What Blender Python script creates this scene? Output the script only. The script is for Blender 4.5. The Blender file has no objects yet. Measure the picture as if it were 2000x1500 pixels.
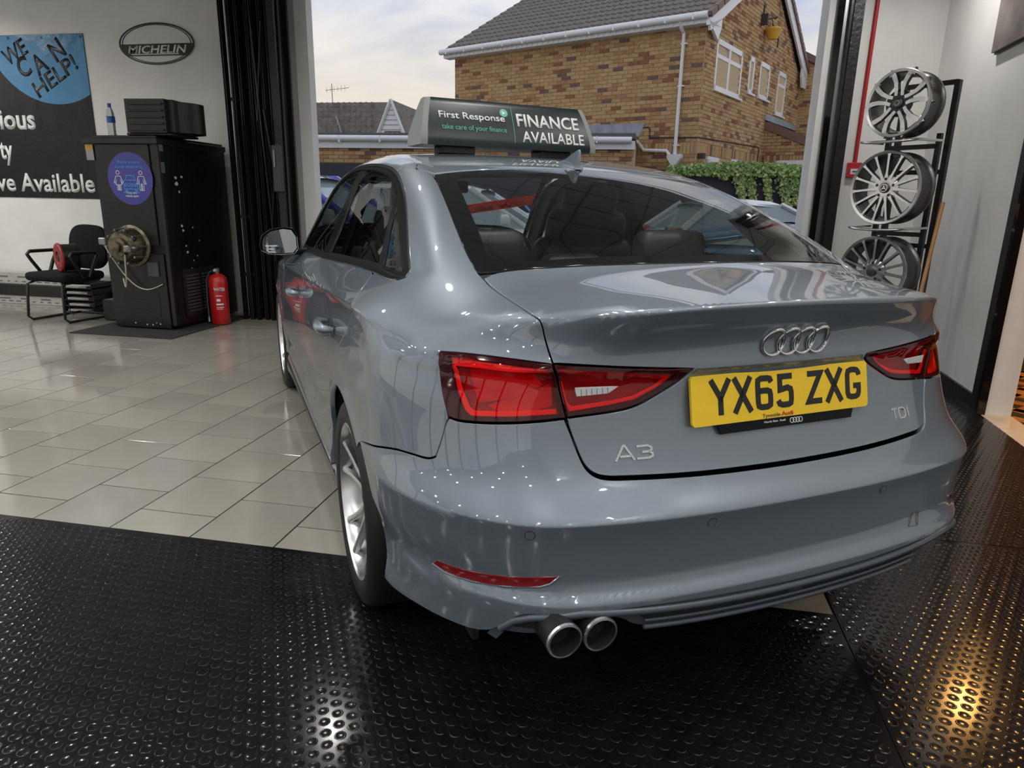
import bpy, bmesh, math, random
import numpy as np
from mathutils import Matrix, Vector
from mathutils.geometry import delaunay_2d_cdt
PI = math.pi
SC = bpy.context.scene
COL = SC.collection
random.seed(7)
# ------------------------------------------------------------------ camera
FOC, YAW, PITCH, ROLL, CAMZ = 1321.365, math.radians(-10.646), math.radians(15.041), math.radians(1.145), 1.2083
def cam_axes():
    cy, sy, cp, sp = math.cos(YAW), math.sin(YAW), math.cos(PITCH), math.sin(PITCH)
    f = Vector((sy*cp, cy*cp, -sp)); r = Vector((cy, -sy, 0)); u = r.cross(f)
    c, s = math.cos(ROLL), math.sin(ROLL)
    return c*r+s*u, -s*r+c*u, f
cd = bpy.data.cameras.new('camera'); cam = bpy.data.objects.new('camera', cd); COL.objects.link(cam)
r_, u_, f_ = cam_axes()
m = Matrix((r_, u_, -f_)).transposed().to_4x4(); m.translation = (0, 0, CAMZ)
cam.matrix_world = m
cd.sensor_fit = 'HORIZONTAL'; cd.sensor_width = 36.0; cd.lens = FOC/2000*36.0; cd.clip_start = .05; cd.clip_end = 300
SC.camera = cam
# ------------------------------------------------------------------ world
w = bpy.data.worlds.new('sky'); SC.world = w; w.use_nodes = True
nt = w.node_tree; nt.nodes.clear(); N = nt.nodes.new; L = nt.links.new
tc = N('ShaderNodeTexCoord'); sep = N('ShaderNodeSeparateXYZ'); L(tc.outputs['Generated'], sep.inputs[0])
mp = N('ShaderNodeMapping'); mp.inputs['Scale'].default_value = (1.6, 1.6, 5.0); L(tc.outputs['Generated'], mp.inputs[0])
nz = N('ShaderNodeTexNoise'); nz.inputs['Scale'].default_value = 2.1; nz.inputs['Detail'].default_value = 6; nz.inputs['Roughness'].default_value = .55; nz.inputs['Distortion'].default_value = .4
L(mp.outputs[0], nz.inputs['Vector'])
cr = N('ShaderNodeValToRGB'); e = cr.color_ramp.elements
e[0].position = .36; e[0].color = (.42, .53, .75, 1); e[1].position = .60; e[1].color = (.84, .84, .87, 1)
x_ = cr.color_ramp.elements.new(.47); x_.color = (.62, .66, .76, 1)
L(nz.outputs['Fac'], cr.inputs[0])
hr = N('ShaderNodeValToRGB'); e = hr.color_ramp.elements
e[0].position = .12; e[0].color = (1, 1, 1, 1); e[1].position = .24; e[1].color = (0, 0, 0, 1)
L(sep.outputs['Z'], hr.inputs[0])
mx = N('ShaderNodeMix'); mx.data_type = 'RGBA'; mx.inputs[7].default_value = (.96, .85, .66, 1)
ml = N('ShaderNodeMath'); ml.operation = 'MULTIPLY'; ml.inputs[1].default_value = .75; L(hr.outputs[0], ml.inputs[0]); L(ml.outputs[0], mx.inputs[0])
L(cr.outputs[0], mx.inputs[6])
bg = N('ShaderNodeBackground'); bg.inputs[1].default_value = 1.0; L(mx.outputs[2], bg.inputs[0])
wo = N('ShaderNodeOutputWorld'); L(bg.outputs[0], wo.inputs[0])
# ------------------------------------------------------------------ exposure
vs = SC.view_settings; SC.display_settings.display_device = 'sRGB'
vs.view_transform = 'Standard'; vs.look = 'None'; vs.gamma = 1.0; vs.use_curve_mapping = False; vs.exposure = 0.0
SC.cycles.max_bounces = 10; SC.cycles.glossy_bounces = 5; SC.cycles.transparent_max_bounces = 12; SC.cycles.diffuse_bounces = 5
# ceiling downlights of the showroom (lamps: disk lights inside fittings built further down, gridded for even fill)
DOWN = [(-2.36, 4.5), (-6.75, 4.0), (-7.4, 5.4), (1.7, 5.5)]+[(x, y) for y in (2.9, 1.5, .1, -1.4, -2.9, -4.4) for x in (-7.0, -5.2, -3.4, -1.6, .1, 1.65)]  # singles after the first are added fill for banner wall and right wall
CEIL = 3.25
LAMP_W = 11
def lamp_light(name, loc, watts, col, radius, spread=160):
    ld = bpy.data.lights.new(name, 'AREA'); ld.shape = 'DISK'; ld.size = radius*2; ld.energy = watts; ld.color = col; ld.spread = math.radians(spread)
    o = bpy.data.objects.new(name, ld); COL.objects.link(o); o.location = loc
    return o
for x, y in DOWN: lamp_light('downlight_lamp', (x, y, CEIL-.03), (LAMP_W if y < 3 else (13 if x == 1.7 else 24)) if x != -2.36 else 7, (1, .97, .93), .035)
for x, y in ((2.62, 4.95), (3.1, 4.0), (2.75, 5.9)): lamp_light('office_lamp', (x, y, 2.42), 15, (1, .50, .13), .07)
# ------------------------------------------------------------------ materials
MATS = {}
def mat(name, col=(.5, .5, .5), rough=.5, metal=0., coat=0., spec=.5, emit=None, estr=0., noise=None, bump=None, alpha=None, trans=0., ior=1.5, coatr=.03):
    """principled material; noise=(scale, amount) varies the colour, bump=(scale, strength, distance) roughens it"""
    m = bpy.data.materials.new(name); m.use_nodes = True; nt = m.node_tree; b = nt.nodes['Principled BSDF']
    b.inputs['Base Color'].default_value = (*col, 1); b.inputs['Roughness'].default_value = rough; b.inputs['Metallic'].default_value = metal
    b.inputs['Coat Weight'].default_value = coat; b.inputs['Coat Roughness'].default_value = coatr; b.inputs['Specular IOR Level'].default_value = spec
    b.inputs['Transmission Weight'].default_value = trans; b.inputs['IOR'].default_value = ior
    if emit: b.inputs['Emission Color'].default_value = (*emit, 1); b.inputs['Emission Strength'].default_value = estr
    t = nt.nodes.new('ShaderNodeTexCoord')
    if noise:
        n = nt.nodes.new('ShaderNodeTexNoise'); n.inputs['Scale'].default_value = noise[0]; n.inputs['Detail'].default_value = 5; nt.links.new(t.outputs['Object'], n.inputs['Vector'])
        r = nt.nodes.new('ShaderNodeValToRGB'); a = noise[1]
        r.color_ramp.elements[0].position = .3; r.color_ramp.elements[1].position = .7
        r.color_ramp.elements[0].color = (*[c*(1-a) for c in col], 1); r.color_ramp.elements[1].color = (*[min(1, c*(1+a)) for c in col], 1)
        nt.links.new(n.outputs['Fac'], r.inputs[0]); nt.links.new(r.outputs[0], b.inputs['Base Color'])
    if bump:
        n = nt.nodes.new('ShaderNodeTexNoise'); n.inputs['Scale'].default_value = bump[0]; n.inputs['Detail'].default_value = 4; nt.links.new(t.outputs['Object'], n.inputs['Vector'])
        bp = nt.nodes.new('ShaderNodeBump'); bp.inputs['Strength'].default_value = bump[1]; bp.inputs['Distance'].default_value = bump[2]
        nt.links.new(n.outputs['Fac'], bp.inputs['Height']); nt.links.new(bp.outputs[0], b.inputs['Normal'])
    MATS[name] = m
    return m
def glass(name, tint, refl=1.0, ior=1.5, rough=0.0):
    """thin pane: tinted see-through with a mirror-like surface"""
    m = bpy.data.materials.new(name); m.use_nodes = True; nt = m.node_tree; nt.nodes.clear()
    tr = nt.nodes.new('ShaderNodeBsdfTransparent'); tr.inputs[0].default_value = (*tint, 1)
    gl = nt.nodes.new('ShaderNodeBsdfGlossy'); gl.inputs['Roughness'].default_value = rough; gl.inputs[0].default_value = (refl, refl, refl, 1)
    fr = nt.nodes.new('ShaderNodeFresnel'); ge = nt.nodes.new('ShaderNodeNewGeometry'); iv = nt.nodes.new('ShaderNodeMix'); iv.inputs[2].default_value = ior; iv.inputs[3].default_value = 1/ior
    nt.links.new(ge.outputs['Backfacing'], iv.inputs[0]); nt.links.new(iv.outputs[0], fr.inputs[0])   # both faces of a pane mirror alike
    mx = nt.nodes.new('ShaderNodeMixShader'); nt.links.new(fr.outputs[0], mx.inputs[0]); nt.links.new(tr.outputs[0], mx.inputs[1]); nt.links.new(gl.outputs[0], mx.inputs[2])
    o = nt.nodes.new('ShaderNodeOutputMaterial'); nt.links.new(mx.outputs[0], o.inputs[0])
    MATS[name] = m
    return m
# ------------------------------------------------------------------ object helpers
def empty(name, loc=(0, 0, 0), rz=0., rot=None):
    o = bpy.data.objects.new(name, None); COL.objects.link(o); o.location = loc; o.rotation_euler = rot if rot else (0, 0, rz); o.empty_display_size = .1
    return o
def tag(o, label=None, cat=None, group=None, kind=None):
    if label: o['label'] = label
    if cat: o['category'] = cat
    if group: o['group'] = group
    if kind: o['kind'] = kind
    return o
def thing(name, label, cat, loc=(0, 0, 0), rz=0., group=None, rot=None):
    return tag(empty(name, loc, rz, rot), label, cat, group)
def link(name, me, parent=None):
    o = bpy.data.objects.new(name, me); COL.objects.link(o); o.parent = parent
    return o
class MB:
    """collects faces for ONE mesh object"""
    def __init__(s): s.v = []; s.f = []; s.m = []; s.mi = 0
    def add(s, vs, fs, M=None):
        b = len(s.v)
        if M is not None: vs = [tuple(M @ Vector(q)) for q in vs]
        s.v += [tuple(q) for q in vs]; s.f += [tuple(b+i for i in f) for f in fs]; s.m += [s.mi]*len(fs)
        return s
    def box(s, c, d, M=None, rz=0.):
        x, y, z = d[0]/2, d[1]/2, d[2]/2
        vs = [(i*x, j*y, k*z) for k in (-1, 1) for j in (-1, 1) for i in (-1, 1)]
        R = Matrix.Translation(c) @ Matrix.Rotation(rz, 4, 'Z')
        return s.add(vs, [(0, 2, 3, 1), (4, 5, 7, 6), (0, 1, 5, 4), (2, 6, 7, 3), (0, 4, 6, 2), (1, 3, 7, 5)], R if M is None else M @ R)
    def rbox(s, c, d, r=.01, seg=2, M=None):
        bm = bmesh.new(); bmesh.ops.create_cube(bm, size=1.0)
        for v in bm.verts: v.co = Vector((v.co.x*d[0], v.co.y*d[1], v.co.z*d[2]))
        bmesh.ops.bevel(bm, geom=bm.edges[:], offset=min(r, min(d)*.49), segments=seg, profile=.5, affect='EDGES')
        bm.verts.index_update(); T = Matrix.Translation(c)
        s.add([v.co[:] for v in bm.verts], [[v.index for v in f.verts] for f in bm.faces], T if M is None else M @ T); bm.free()
        return s
    def tube(s, pts, r, n=8, closed=False, caps=True, flat=None):
        pts = [Vector(p) for p in pts]; k = len(pts); rs = r if isinstance(r, (list, tuple)) else [r]*k
        ring = []; prev = None
        for i, p in enumerate(pts):
            a = pts[(i-1) % k] if (i or closed) else p; b = pts[(i+1) % k] if (i < k-1 or closed) else p
            t = (b-a).normalized()
            if prev is None:
                h = Vector((0, 0, 1)) if abs(t.z) < .9 else Vector((1, 0, 0)); u = t.cross(h).normalized()
            else: u = (prev - t*prev.dot(t)).normalized()
            prev = u; v = t.cross(u)
            ring.append([p+(u*math.cos(2*PI*j/n)+v*math.sin(2*PI*j/n))*rs[i] for j in range(n)])
        vs = [q for R in ring for q in R]; fs = []
        for i in range(k if closed else k-1):
            for j in range(n):
                fs.append((i*n+j, i*n+(j+1) % n, ((i+1) % k)*n+(j+1) % n, ((i+1) % k)*n+j))
        if caps and not closed: fs += [tuple(range(n-1, -1, -1)), tuple((k-1)*n+j for j in range(n))]
        return s.add(vs, fs)
    def lathe(s, prof, n=24, M=None, close=False):
        """prof: (radius, height) pairs turned about local z"""
        vs = []; fs = []; k = len(prof)
        for j in range(n):
            c, q = math.cos(2*PI*j/n), math.sin(2*PI*j/n)
            vs += [(r*c, r*q, z) for r, z in prof]
        for j in range(n):
            a, b = j*k, ((j+1) % n)*k
            for i in range(k if close else k-1):
                i2 = (i+1) % k
                if prof[i][0] < 1e-6 and prof[i2][0] < 1e-6: continue
                fs.append((a+i, b+i, b+i2, a+i2))
        return s.add(vs, fs, M)
    def prism(s, poly, z0, z1, M=None):
        n = len(poly); vs = [(x, y, z0) for x, y in poly]+[(x, y, z1) for x, y in poly]
        fs = [tuple(range(n-1, -1, -1)), tuple(range(n, 2*n))]+[(i, (i+1) % n, n+(i+1) % n, n+i) for i in range(n)]
        return s.add(vs, fs, M)
    def build(s, name, mats, parent=None, smooth=0, clean=False):
        me = bpy.data.meshes.new(name); me.from_pydata(s.v, [], s.f)
        for q in (mats if isinstance(mats, (list, tuple)) else [mats]): me.materials.append(q)
        if any(s.m): me.polygons.foreach_set('material_index', s.m)
        if clean:
            bm = bmesh.new(); bm.from_mesh(me); bmesh.ops.remove_doubles(bm, verts=bm.verts, dist=1e-5); bmesh.ops.recalc_face_normals(bm, faces=bm.faces); bm.to_mesh(me); bm.free()
        me.update()
        if smooth:
            me.polygons.foreach_set('use_smooth', [True]*len(me.polygons)); me.set_sharp_from_angle(angle=math.radians(smooth))
        return link(name, me, parent)
def frame(o, x, y):
    """matrix with local x,y axes along x,y and origin o"""
    x = Vector(x).normalized(); z = x.cross(Vector(y)).normalized(); y = z.cross(x)
    M = Matrix((x, y, z)).transposed().to_4x4(); M.translation = o
    return M
def axis(o, z):
    z = Vector(z).normalized(); h = Vector((0, 0, 1)) if abs(z.z) < .9 else Vector((0, 1, 0)); x = h.cross(z).normalized()
    return frame(o, x, z.cross(x))
def text(name, s, M, height, m, parent=None, width=None, bold=0., shear=0., depth=.001, align='LEFT', space=1.0):
    """lettering as a mesh: cap height and (optionally) total width in metres, local x along M's x"""
    cu = bpy.data.curves.new(name, 'FONT'); cu.body = s; cu.size = 1.0; cu.offset = bold; cu.shear = shear; cu.extrude = .0; cu.space_character = space; cu.resolution_u = 3
    o = bpy.data.objects.new(name, cu); COL.objects.link(o)
    dg = bpy.context.evaluated_depsgraph_get(); dg.update()
    me = bpy.data.meshes.new_from_object(o.evaluated_get(dg)); bpy.data.objects.remove(o)
    n = len(me.vertices); a = np.empty(n*3); me.vertices.foreach_get('co', a); a = a.reshape(-1, 3)
    k = height/.70; wd = (a[:, 0].max()-a[:, 0].min())*k
    kx = k if width is None else k*width/wd
    x0 = a[:, 0].min()
    a[:, 0] = (a[:, 0]-x0)*kx; a[:, 1] *= k
    if align == 'CENTER': a[:, 0] -= a[:, 0].max()/2
    a[:, 2] = 0
    R = np.array(M); q = a@R[:3, :3].T+R[:3, 3]
    me.vertices.foreach_set('co', q.ravel()); me.update()
    if depth:
        bm = bmesh.new(); bm.from_mesh(me); z = Vector(R[:3, 2])*depth
        g = bmesh.ops.extrude_face_region(bm, geom=bm.faces[:]); 
        for v in g['geom']:
            if isinstance(v, bmesh.types.BMVert): v.co += z
        bmesh.ops.recalc_face_normals(bm, faces=bm.faces); bm.to_mesh(me); bm.free()
    me.materials.clear(); me.materials.append(m)
    return link(name, me, parent)
def decal(name, poly, M, m, parent=None, depth=.001):
    """flat outline with a little thickness"""
    return MB().prism(poly, 0, depth, M).build(name, m, parent)
def circle(n, r, cx=0., cy=0., ry=None): return [(cx+r*math.cos(2*PI*i/n), cy+(ry or r)*math.sin(2*PI*i/n)) for i in range(n)]
def ringmesh(name, outer, inner, M, m, parent=None, depth=.001):
    n = len(outer); b = MB(); vs = [(x, y, z) for z in (0, depth) for L_ in (outer, inner) for x, y in L_]
    fs = []
    for i in range(n):
        j = (i+1) % n
        fs += [(2*n+i, 2*n+j, 3*n+j, 3*n+i), (i, j, 2*n+j, 2*n+i), (n+j, n+i, 3*n+i, 3*n+j)]
    return b.add(vs, fs, M).build(name, m, parent)
def copy_tree(o, parent=None):
    c = o.copy(); COL.objects.link(c); c.parent = parent
    for ch in list(o.children): copy_tree(ch, c)
    return c
def stroke(b, pts, wd, z0, z1, M=None):
    """thick 2-D polyline with mitred joints"""
    P = [Vector((p[0], p[1])) for p in pts]; n = len(P); Lf = []; Rt = []
    for i in range(n):
        d0 = (P[i]-P[i-1]).normalized() if i else (P[1]-P[0]).normalized(); d1 = (P[i+1]-P[i]).normalized() if i < n-1 else d0
        n0 = Vector((-d0.y, d0.x)); n1 = Vector((-d1.y, d1.x)); mt = (n0+n1); mt = mt.normalized() if mt.length > 1e-6 else n0
        k = min(2.2, 1/max(.3, mt.dot(n0)))
        Lf.append(P[i]+mt*wd/2*k); Rt.append(P[i]-mt*wd/2*k)
    for i in range(n-1):
        b.prism([tuple(Rt[i]), tuple(Rt[i+1]), tuple(Lf[i+1]), tuple(Lf[i])], z0, z1, M)
    return b
# ------------------------------------------------------------------ material set
mat('white_wall', (.78, .78, .765), .75, noise=(3.0, .05), bump=(60, .12, .004))
mat('white_paint', (.86, .86, .86), .45, noise=(6, .04))
mat('black_paint', (.012, .012, .013), .32, bump=(40, .25, .004))
mat('black_rough', (.011, .011, .012), .38, bump=(30, .7, .008))
mat('black_satin', (.008, .008, .009), .42)
mat('black_gloss', (.006, .006, .007), .08, spec=.6)
mat('black_cloth', (.012, .012, .014), .95, spec=.2)
mat('grey_metal', (.30, .31, .32), .35, metal=.9)
mat('dark_grey', (.06, .06, .065), .5)
mat('grout', (.012, .012, .012), .9)
mat('floor_tile', (.315, .305, .265), .10, noise=(2.5, .06), spec=.55)
mat('floor_tile_light', (.335, .325, .28), .11, noise=(2.5, .06), spec=.55)
mat('floor_tile_dark', (.30, .29, .255), .10, noise=(2.5, .06), spec=.55)
mat('cream_tile', (.62, .54, .42), .25, noise=(9, .06))
mat('rubber', (.007, .007, .008), .13, spec=.4, noise=(14, .3))
mat('mat_carpet', (.022, .022, .022), .95, noise=(120, .4), bump=(300, .5, .004))
mat('red_paint', (.52, .012, .014), .32, coat=.4)
mat('red_conduit', (.42, .02, .02), .4)
mat('cyan_print', (.035, .25, .50), .4)
mat('poster_black', (.010, .010, .012), .26, spec=.3, bump=(5, .5, .02))
mat('poster_blue', (.05, .235, .46), .28, bump=(5, .5, .02))
mat('print_white', (.72, .74, .74), .4)
mat('print_black', (.01, .01, .011), .4)
mat('sticker_blue', (.055, .055, .30), .35)
mat('sticker_cyan', (.05, .30, .72), .35)
mat('ceiling_tile', (.50, .50, .48), .85, noise=(40, .08))
mat('grid_grey', (.22, .22, .22), .6)
mat('lamp_glow', (1, 1, 1), .5, emit=(1, .96, .90), estr=12)
mat('office_glow', (1, .8, .5), .5, emit=(1, .50, .13), estr=18)
mat('oak', (.30, .14, .045), .32, noise=(6, .35))
mat('oak_light', (.36, .18, .06), .32, noise=(6, .35))
mat('broom_wood', (.42, .20, .07), .45, noise=(20, .2))
mat('office_wall', (.22, .12, .055), .7)
mat('forecourt', (.34, .34, .33), .9, noise=(2, .1))
mat('yard', (.16, .16, .16), .9, noise=(4, .2))
glass('pane_glass', (.9, .93, .93), 1.0, 1.45)
# ------------------------------------------------------------------ the room
def struct(o): o['kind'] = 'structure'; return o
def wbox(name, x0, x1, y0, y1, z0, z1, m, parent=None):
    return struct(MB().box(((x0+x1)/2, (y0+y1)/2, (z0+z1)/2), (x1-x0, y1-y0, z1-z0)).build(name, m, parent))
def RX(y): return 2.12+.07*(y-4.5)
MT = MATS
floor = wbox('floor', -8, 2.4, -5.6, 6.75, -.12, -.0025, MT['grout'])
def in_view(x, y, z=0., mg=60):
    d = Vector((x, y, z-CAMZ)); Z = d.dot(f_)
    if Z < .2: return False
    return -mg < 1000+FOC*d.dot(r_)/Z < 2000+mg and -mg < 750-FOC*d.dot(u_)/Z < 1500+mg
tile_me = {}
rest = MB(); ntile = 0
PY = .337
for i in range(-21, 5):
    x0 = -.895+.335*i; x1 = x0+.335
    y = (2.155 if (i+3) % 2 == 0 else 2.3205)-4*PY
    while y < 6.55:
        a, b = max(y, 1.975), min(y+PY, 6.55); c, d = x0, min(x1, .651)
        if b-a > .02 and d-c > .02:
            full = (b-a > PY-.001 and d-c > .334)
            cx, cy = (c+d)/2, (a+b)/2
            vis = any(in_view(px, py) for px in (c, d) for py in (a, b)) and not (-.55 < cx and not (cx > .4 and cy < 2.35)) and ntile < 296
            if vis:
                key = (round(d-c, 3), round(b-a, 3), random.choice(('floor_tile', 'floor_tile', 'floor_tile_light', 'floor_tile_dark')))
                if key not in tile_me:
                    o = MB().rbox((0, 0, -.008), (d-c-.006, b-a-.006, .016), .0008, 1).build('tile', MT[key[2]], floor); tile_me[key] = o.data
                else: o = link('tile', tile_me[key], floor)
                o.location = (cx, cy, random.uniform(-.0003, .0003)); ntile += 1
            else: rest.box((cx, cy, -.008), (d-c-.0035, b-a-.0035, .016))
        y += PY
tag(rest.build('tiles_under_car', MT['floor_tile'], floor), kind='stuff')
# threshold strip of cream tiles at the right doorway
for k in range(8):
    y1 = 4.50-.34*k; y0 = y1-.335
    o = MB().rbox((0, 0, 0), (.17, .332, .02), .002, 1).build('threshold_tile', MT['cream_tile'], floor); o.location = (RX((y0+y1)/2)+.065, (y0+y1)/2, -.004); o.rotation_euler = (0, 0, -.07)
# ---- studded rubber mats: three sheets with visible seams
def rubber_mat(label, x0, x1, y0, y1, sx, sy, skip=None):
    t = thing('rubber_mat', label, 'mat', ((x0+x1)/2, (y0+y1)/2, 0)); cx, cy = (x0+x1)/2, (y0+y1)/2
    poly = [(x0+.002, y0+.002), (x1-.002, y0+.002), (x1-.002, y1-.002), (x0+.002, y1-.002)]
    if x1 > 2: poly = [(x0+.002, y0+.002), (RX(y0)-.002, y0+.002), (RX(y1)-.002, y1-.002), (x0+.002, y1-.002)]
    MB().prism([(a-cx, b-cy) for a, b in poly], -.008, .0035).build('sheet', MT['rubber'], t)
    p = .037; prof = [(.0146, 0.), (.0140, .0007), (.0120, .0011), (.0106, .0008), (0, .00095)]; n = 11
    base = MB().lathe(prof, n); bv = np.array(base.v); bf = base.f
    V = []; F = []; k = 0; row = 0; y = y0+.02
    while y < y1-.012:
        x = x0+.02+(p/2 if row % 2 else 0)
        while x < min(x1, RX(y))-.012:
            if sx[0] < x < sx[1] and sy[0] < y < sy[1] and in_view(x, y, 0, 20):
                V.append(bv+np.array((x-cx, y-cy, .0035))); k += 1
            x += p
        y += p*.866; row += 1
    nv = len(bv); verts = np.concatenate(V)
    quads = [f for f in bf if len(f) == 4]
    F = [tuple(i+q*nv for i in f) for q in range(k) for f in bf]
    me = bpy.data.meshes.new('studs'); me.from_pydata(verts.tolist(), [], F); me.materials.append(MT['rubber'])
    me.polygons.foreach_set('use_smooth', [True]*len(me.polygons)); me.update()
    tag(link('studs', me, t), kind='stuff')
rubber_mat('large black studded rubber mat in the foreground left of the long seam', -8, .651, -1.5, 1.985, (-3.2, .65), (.3, 1.985))
rubber_mat('black studded rubber mat nearest the camera right of the long seam', .651, 2.2, -1.5, 2.592, (.65, 2.2), (.9, 2.6))
rubber_mat('black studded rubber mat along the right wall beyond the cross seam', .651, 2.2, 2.592, 6.5, (.65, 2.2), (2.59, 5.6))
# ---- walls
wb = wbox('wall_back', -8, -3.38, 6.55, 6.75, -.1, 3.3, MT['white_wall'])
wbox('wall_back', 1.60, 2.45, 6.55, 6.75, -.1, 3.3, MT['white_wall'])
wbox('wall_left', -8.2, -8, 2.6, 6.75, -.1, 3.3, MT['white_wall']); wbox('wall_left', -8.2, -8, -5.8, 2.6, -.1, .10, MT['white_wall']); wbox('wall_left', -8.2, -8, -5.8, 2.6, 3.12, 3.3, MT['white_wall'])  # window openings added in the left wall to bring in more daylight
for k, y in enumerate((-5.7, -3.6, -1.5, .6)): wbox('trim_%d' % (k+10), -8.17, -8.03, y-.05, y+.05, .1, 3.12, MT['black_paint'])
def wallpiece(y0, y1, z0, z1):
    return struct(MB().prism([(RX(y0), y0), (RX(y0)+.14, y0), (RX(y1)+.14, y1), (RX(y1), y1)], z0, z1).build('wall_right', MT['white_wall']))
wallpiece(4.60, 6.6, -.1, 3.3); wallpiece(-5.8, 2.3, -.1, 3.3); wallpiece(2.3, 4.60, 2.12, 3.3)
# shop front behind the viewer: low wall, mullions and clear glass
wbox('wall_front', -8.2, 2.4, -5.75, -5.6, -.1, .10, MT['white_wall']); wbox('wall_front', -8.2, 2.4, -5.75, -5.6, 3.12, 3.3, MT['white_wall'])
for k, x in enumerate((-8.1, -6.1, -4.1, -2.1, -.1, 1.6)): wbox('trim_%d' % (k+1), x-.06, x+.06, -5.75, -5.6, .1, 3.12, MT['black_paint'])
wbox('wall_front', 1.6, 2.4, -5.75, -5.6, .1, 3.12, MT['white_wall'])
ceil = wbox('ceiling', -8.2, 2.5, -5.8, 6.8, CEIL+.01, CEIL+.1, MT['ceiling_tile'])
b = MB()
for i in range(18): b.box((-8+.6*i, .5, CEIL+.006), (.016, 12.6, .012))
for j in range(22): b.box((-2.9, -5.7+.6*j, CEIL+.005), (10.6, .016, .012))
tag(b.build('ceiling_grid', MT['grid_grey'], ceil), kind='stuff')
# fittings of the downlights (seen as highlights in the paint)
ROWN = {2.9: 'first row behind the doorway lamps', 1.5: 'row over the car tail', .1: 'row above the viewer', -1.4: 'third row from the shop front', -2.9: 'second row from the shop front', -4.4: 'row along the shop front'}
COLN = {-7.0: 'leftmost in', -5.2: 'second from left in', -3.4: 'third from left in', -1.6: 'third from right in', .1: 'second from right in', 1.65: 'rightmost in'}
ODD = {(-2.36, 4.5): 'single one in front of the gate', (-6.75, 4.0): 'added fill one left of the armchair', (-7.4, 5.4): 'added fill one beside the banner wall', (1.7, 5.5): 'added fill one above the wheel rack'}
for i, (x, y) in enumerate(DOWN):
    t = thing('ceiling_downlight', 'round ceiling downlight, '+(ODD.get((x, y)) or COLN[x]+' the '+ROWN[y]), 'light', (x, y, CEIL), group='downlights in the ceiling')
    MB().lathe([(.085, 0), (.085, -.012), (.064, -.02), (.062, -.004)], 20).build('bezel', MT['white_paint'], t, 40)
    MB().lathe([(0, -.004), (.062, -.004)], 20).build('lamp_disc', MT['lamp_glow'], t)
# baseboard and door surround on the right wall
def rstrip(name, y0, y1, z0, z1, t, m, off=0.):
    return struct(MB().prism([(RX(y0)-off, y0), (RX(y0)-off-t, y0), (RX(y1)-off-t, y1), (RX(y1)-off, y1)][::-1], z0, z1).build(name, m))
rstrip('baseboard_right', 4.60, 6.54, 0, .085, .018, MT['black_rough'])
rstrip('trim_20', 4.46, 4.60, 0, 2.2, .03, MT['black_paint']); rstrip('trim_21', 4.435, 4.475, 0, 2.2, .045, MT['black_gloss'])
rstrip('trim_22', 2.30, 4.46, 2.1, 2.22, .03, MT['black_paint']); rstrip('trim_23', 2.2, 2.34, 0, 2.2, .03, MT['black_paint'])
struct(MB().prism([(RX(4.45)-.0, 4.45), (RX(4.45)+.15, 4.45), (RX(4.60)+.15, 4.60), (RX(4.60), 4.60)], 0, 2.12).build('door_1', MT['white_paint']))
# office beyond the doorway
wbox('floor', 2.26, 6.0, 1.2, 7.2, -.12, -.012, MT['grout'])
fo = bpy.data.objects[[o.name for o in bpy.data.objects if o.name.startswith('floor')][-1]]
for i in range(6):
    for j in range(9):
        for s in (0, 1):
            x = 2.40+i*.30+.0; y = 3.4+j*.30
            o = MB().rbox((0, 0, 0), (.40, .094, .012), .001, 1).build('plank', MT['oak' if (i+j+s) % 3 else 'oak_light'], fo)
            o.location = (x+(.12 if s else 0), y+(.12 if s else 0), -.006); o.rotation_euler = (0, 0, PI/4 if s else -PI/4)
wbox('wall_office', 5.9, 6.0, 1.2, 7.2, 0, 2.5, MT['office_wall']); wbox('wall_office', 2.43, 6, 6.4, 6.5, 0, 2.5, MT['office_wall']); wbox('wall_office', 2.43, 6, 1.2, 1.3, 0, 2.5, MT['office_wall'])
wbox('ceiling', 2.42, 6, 1.2, 6.5, 2.46, 2.56, MT['office_wall'])
for x, y in ((2.62, 4.95), (3.1, 4.0), (3.0, 5.7)):
    t = thing('office_downlight', 'warm office downlight %s' % {4.95: 'nearest the door frame', 4.0: 'opposite the open doorway', 5.7: 'deepest in the office'}[y], 'light', (x, y, 2.46), group='warm office downlights')
    MB().lathe([(.10, 0), (.10, -.012), (.072, -.02), (.07, -.004)], 20).build('bezel', MT['white_paint'], t, 40)
    MB().lathe([(0, -.004), (.07, -.004)], 20).build('lamp_disc', MT['office_glow'], t)
# ---- opening in the back wall: jambs
wbox('trim_30', -3.375, -3.25, 6.50, 6.62, 0, 3.26, MT['white_paint'])
wbox('trim_31', 1.352, 1.412, 6.5, 6.80, 0, 3.26, MT['white_paint'])
wbox('trim_32', 1.412, 1.462, 6.46, 6.62, 0, 3.26, MT['black_gloss']); wbox('trim_33', 1.462, 1.502, 6.49, 6.62, 0, 3.26, MT['grey_metal']); wbox('trim_34', 1.502, 1.525, 6.44, 6.62, 0, 3.26, MT['black_paint'])
wbox('trim_35', 1.525, 1.602, 6.42, 6.62, 0, 3.26, MT['black_rough'])
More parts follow.
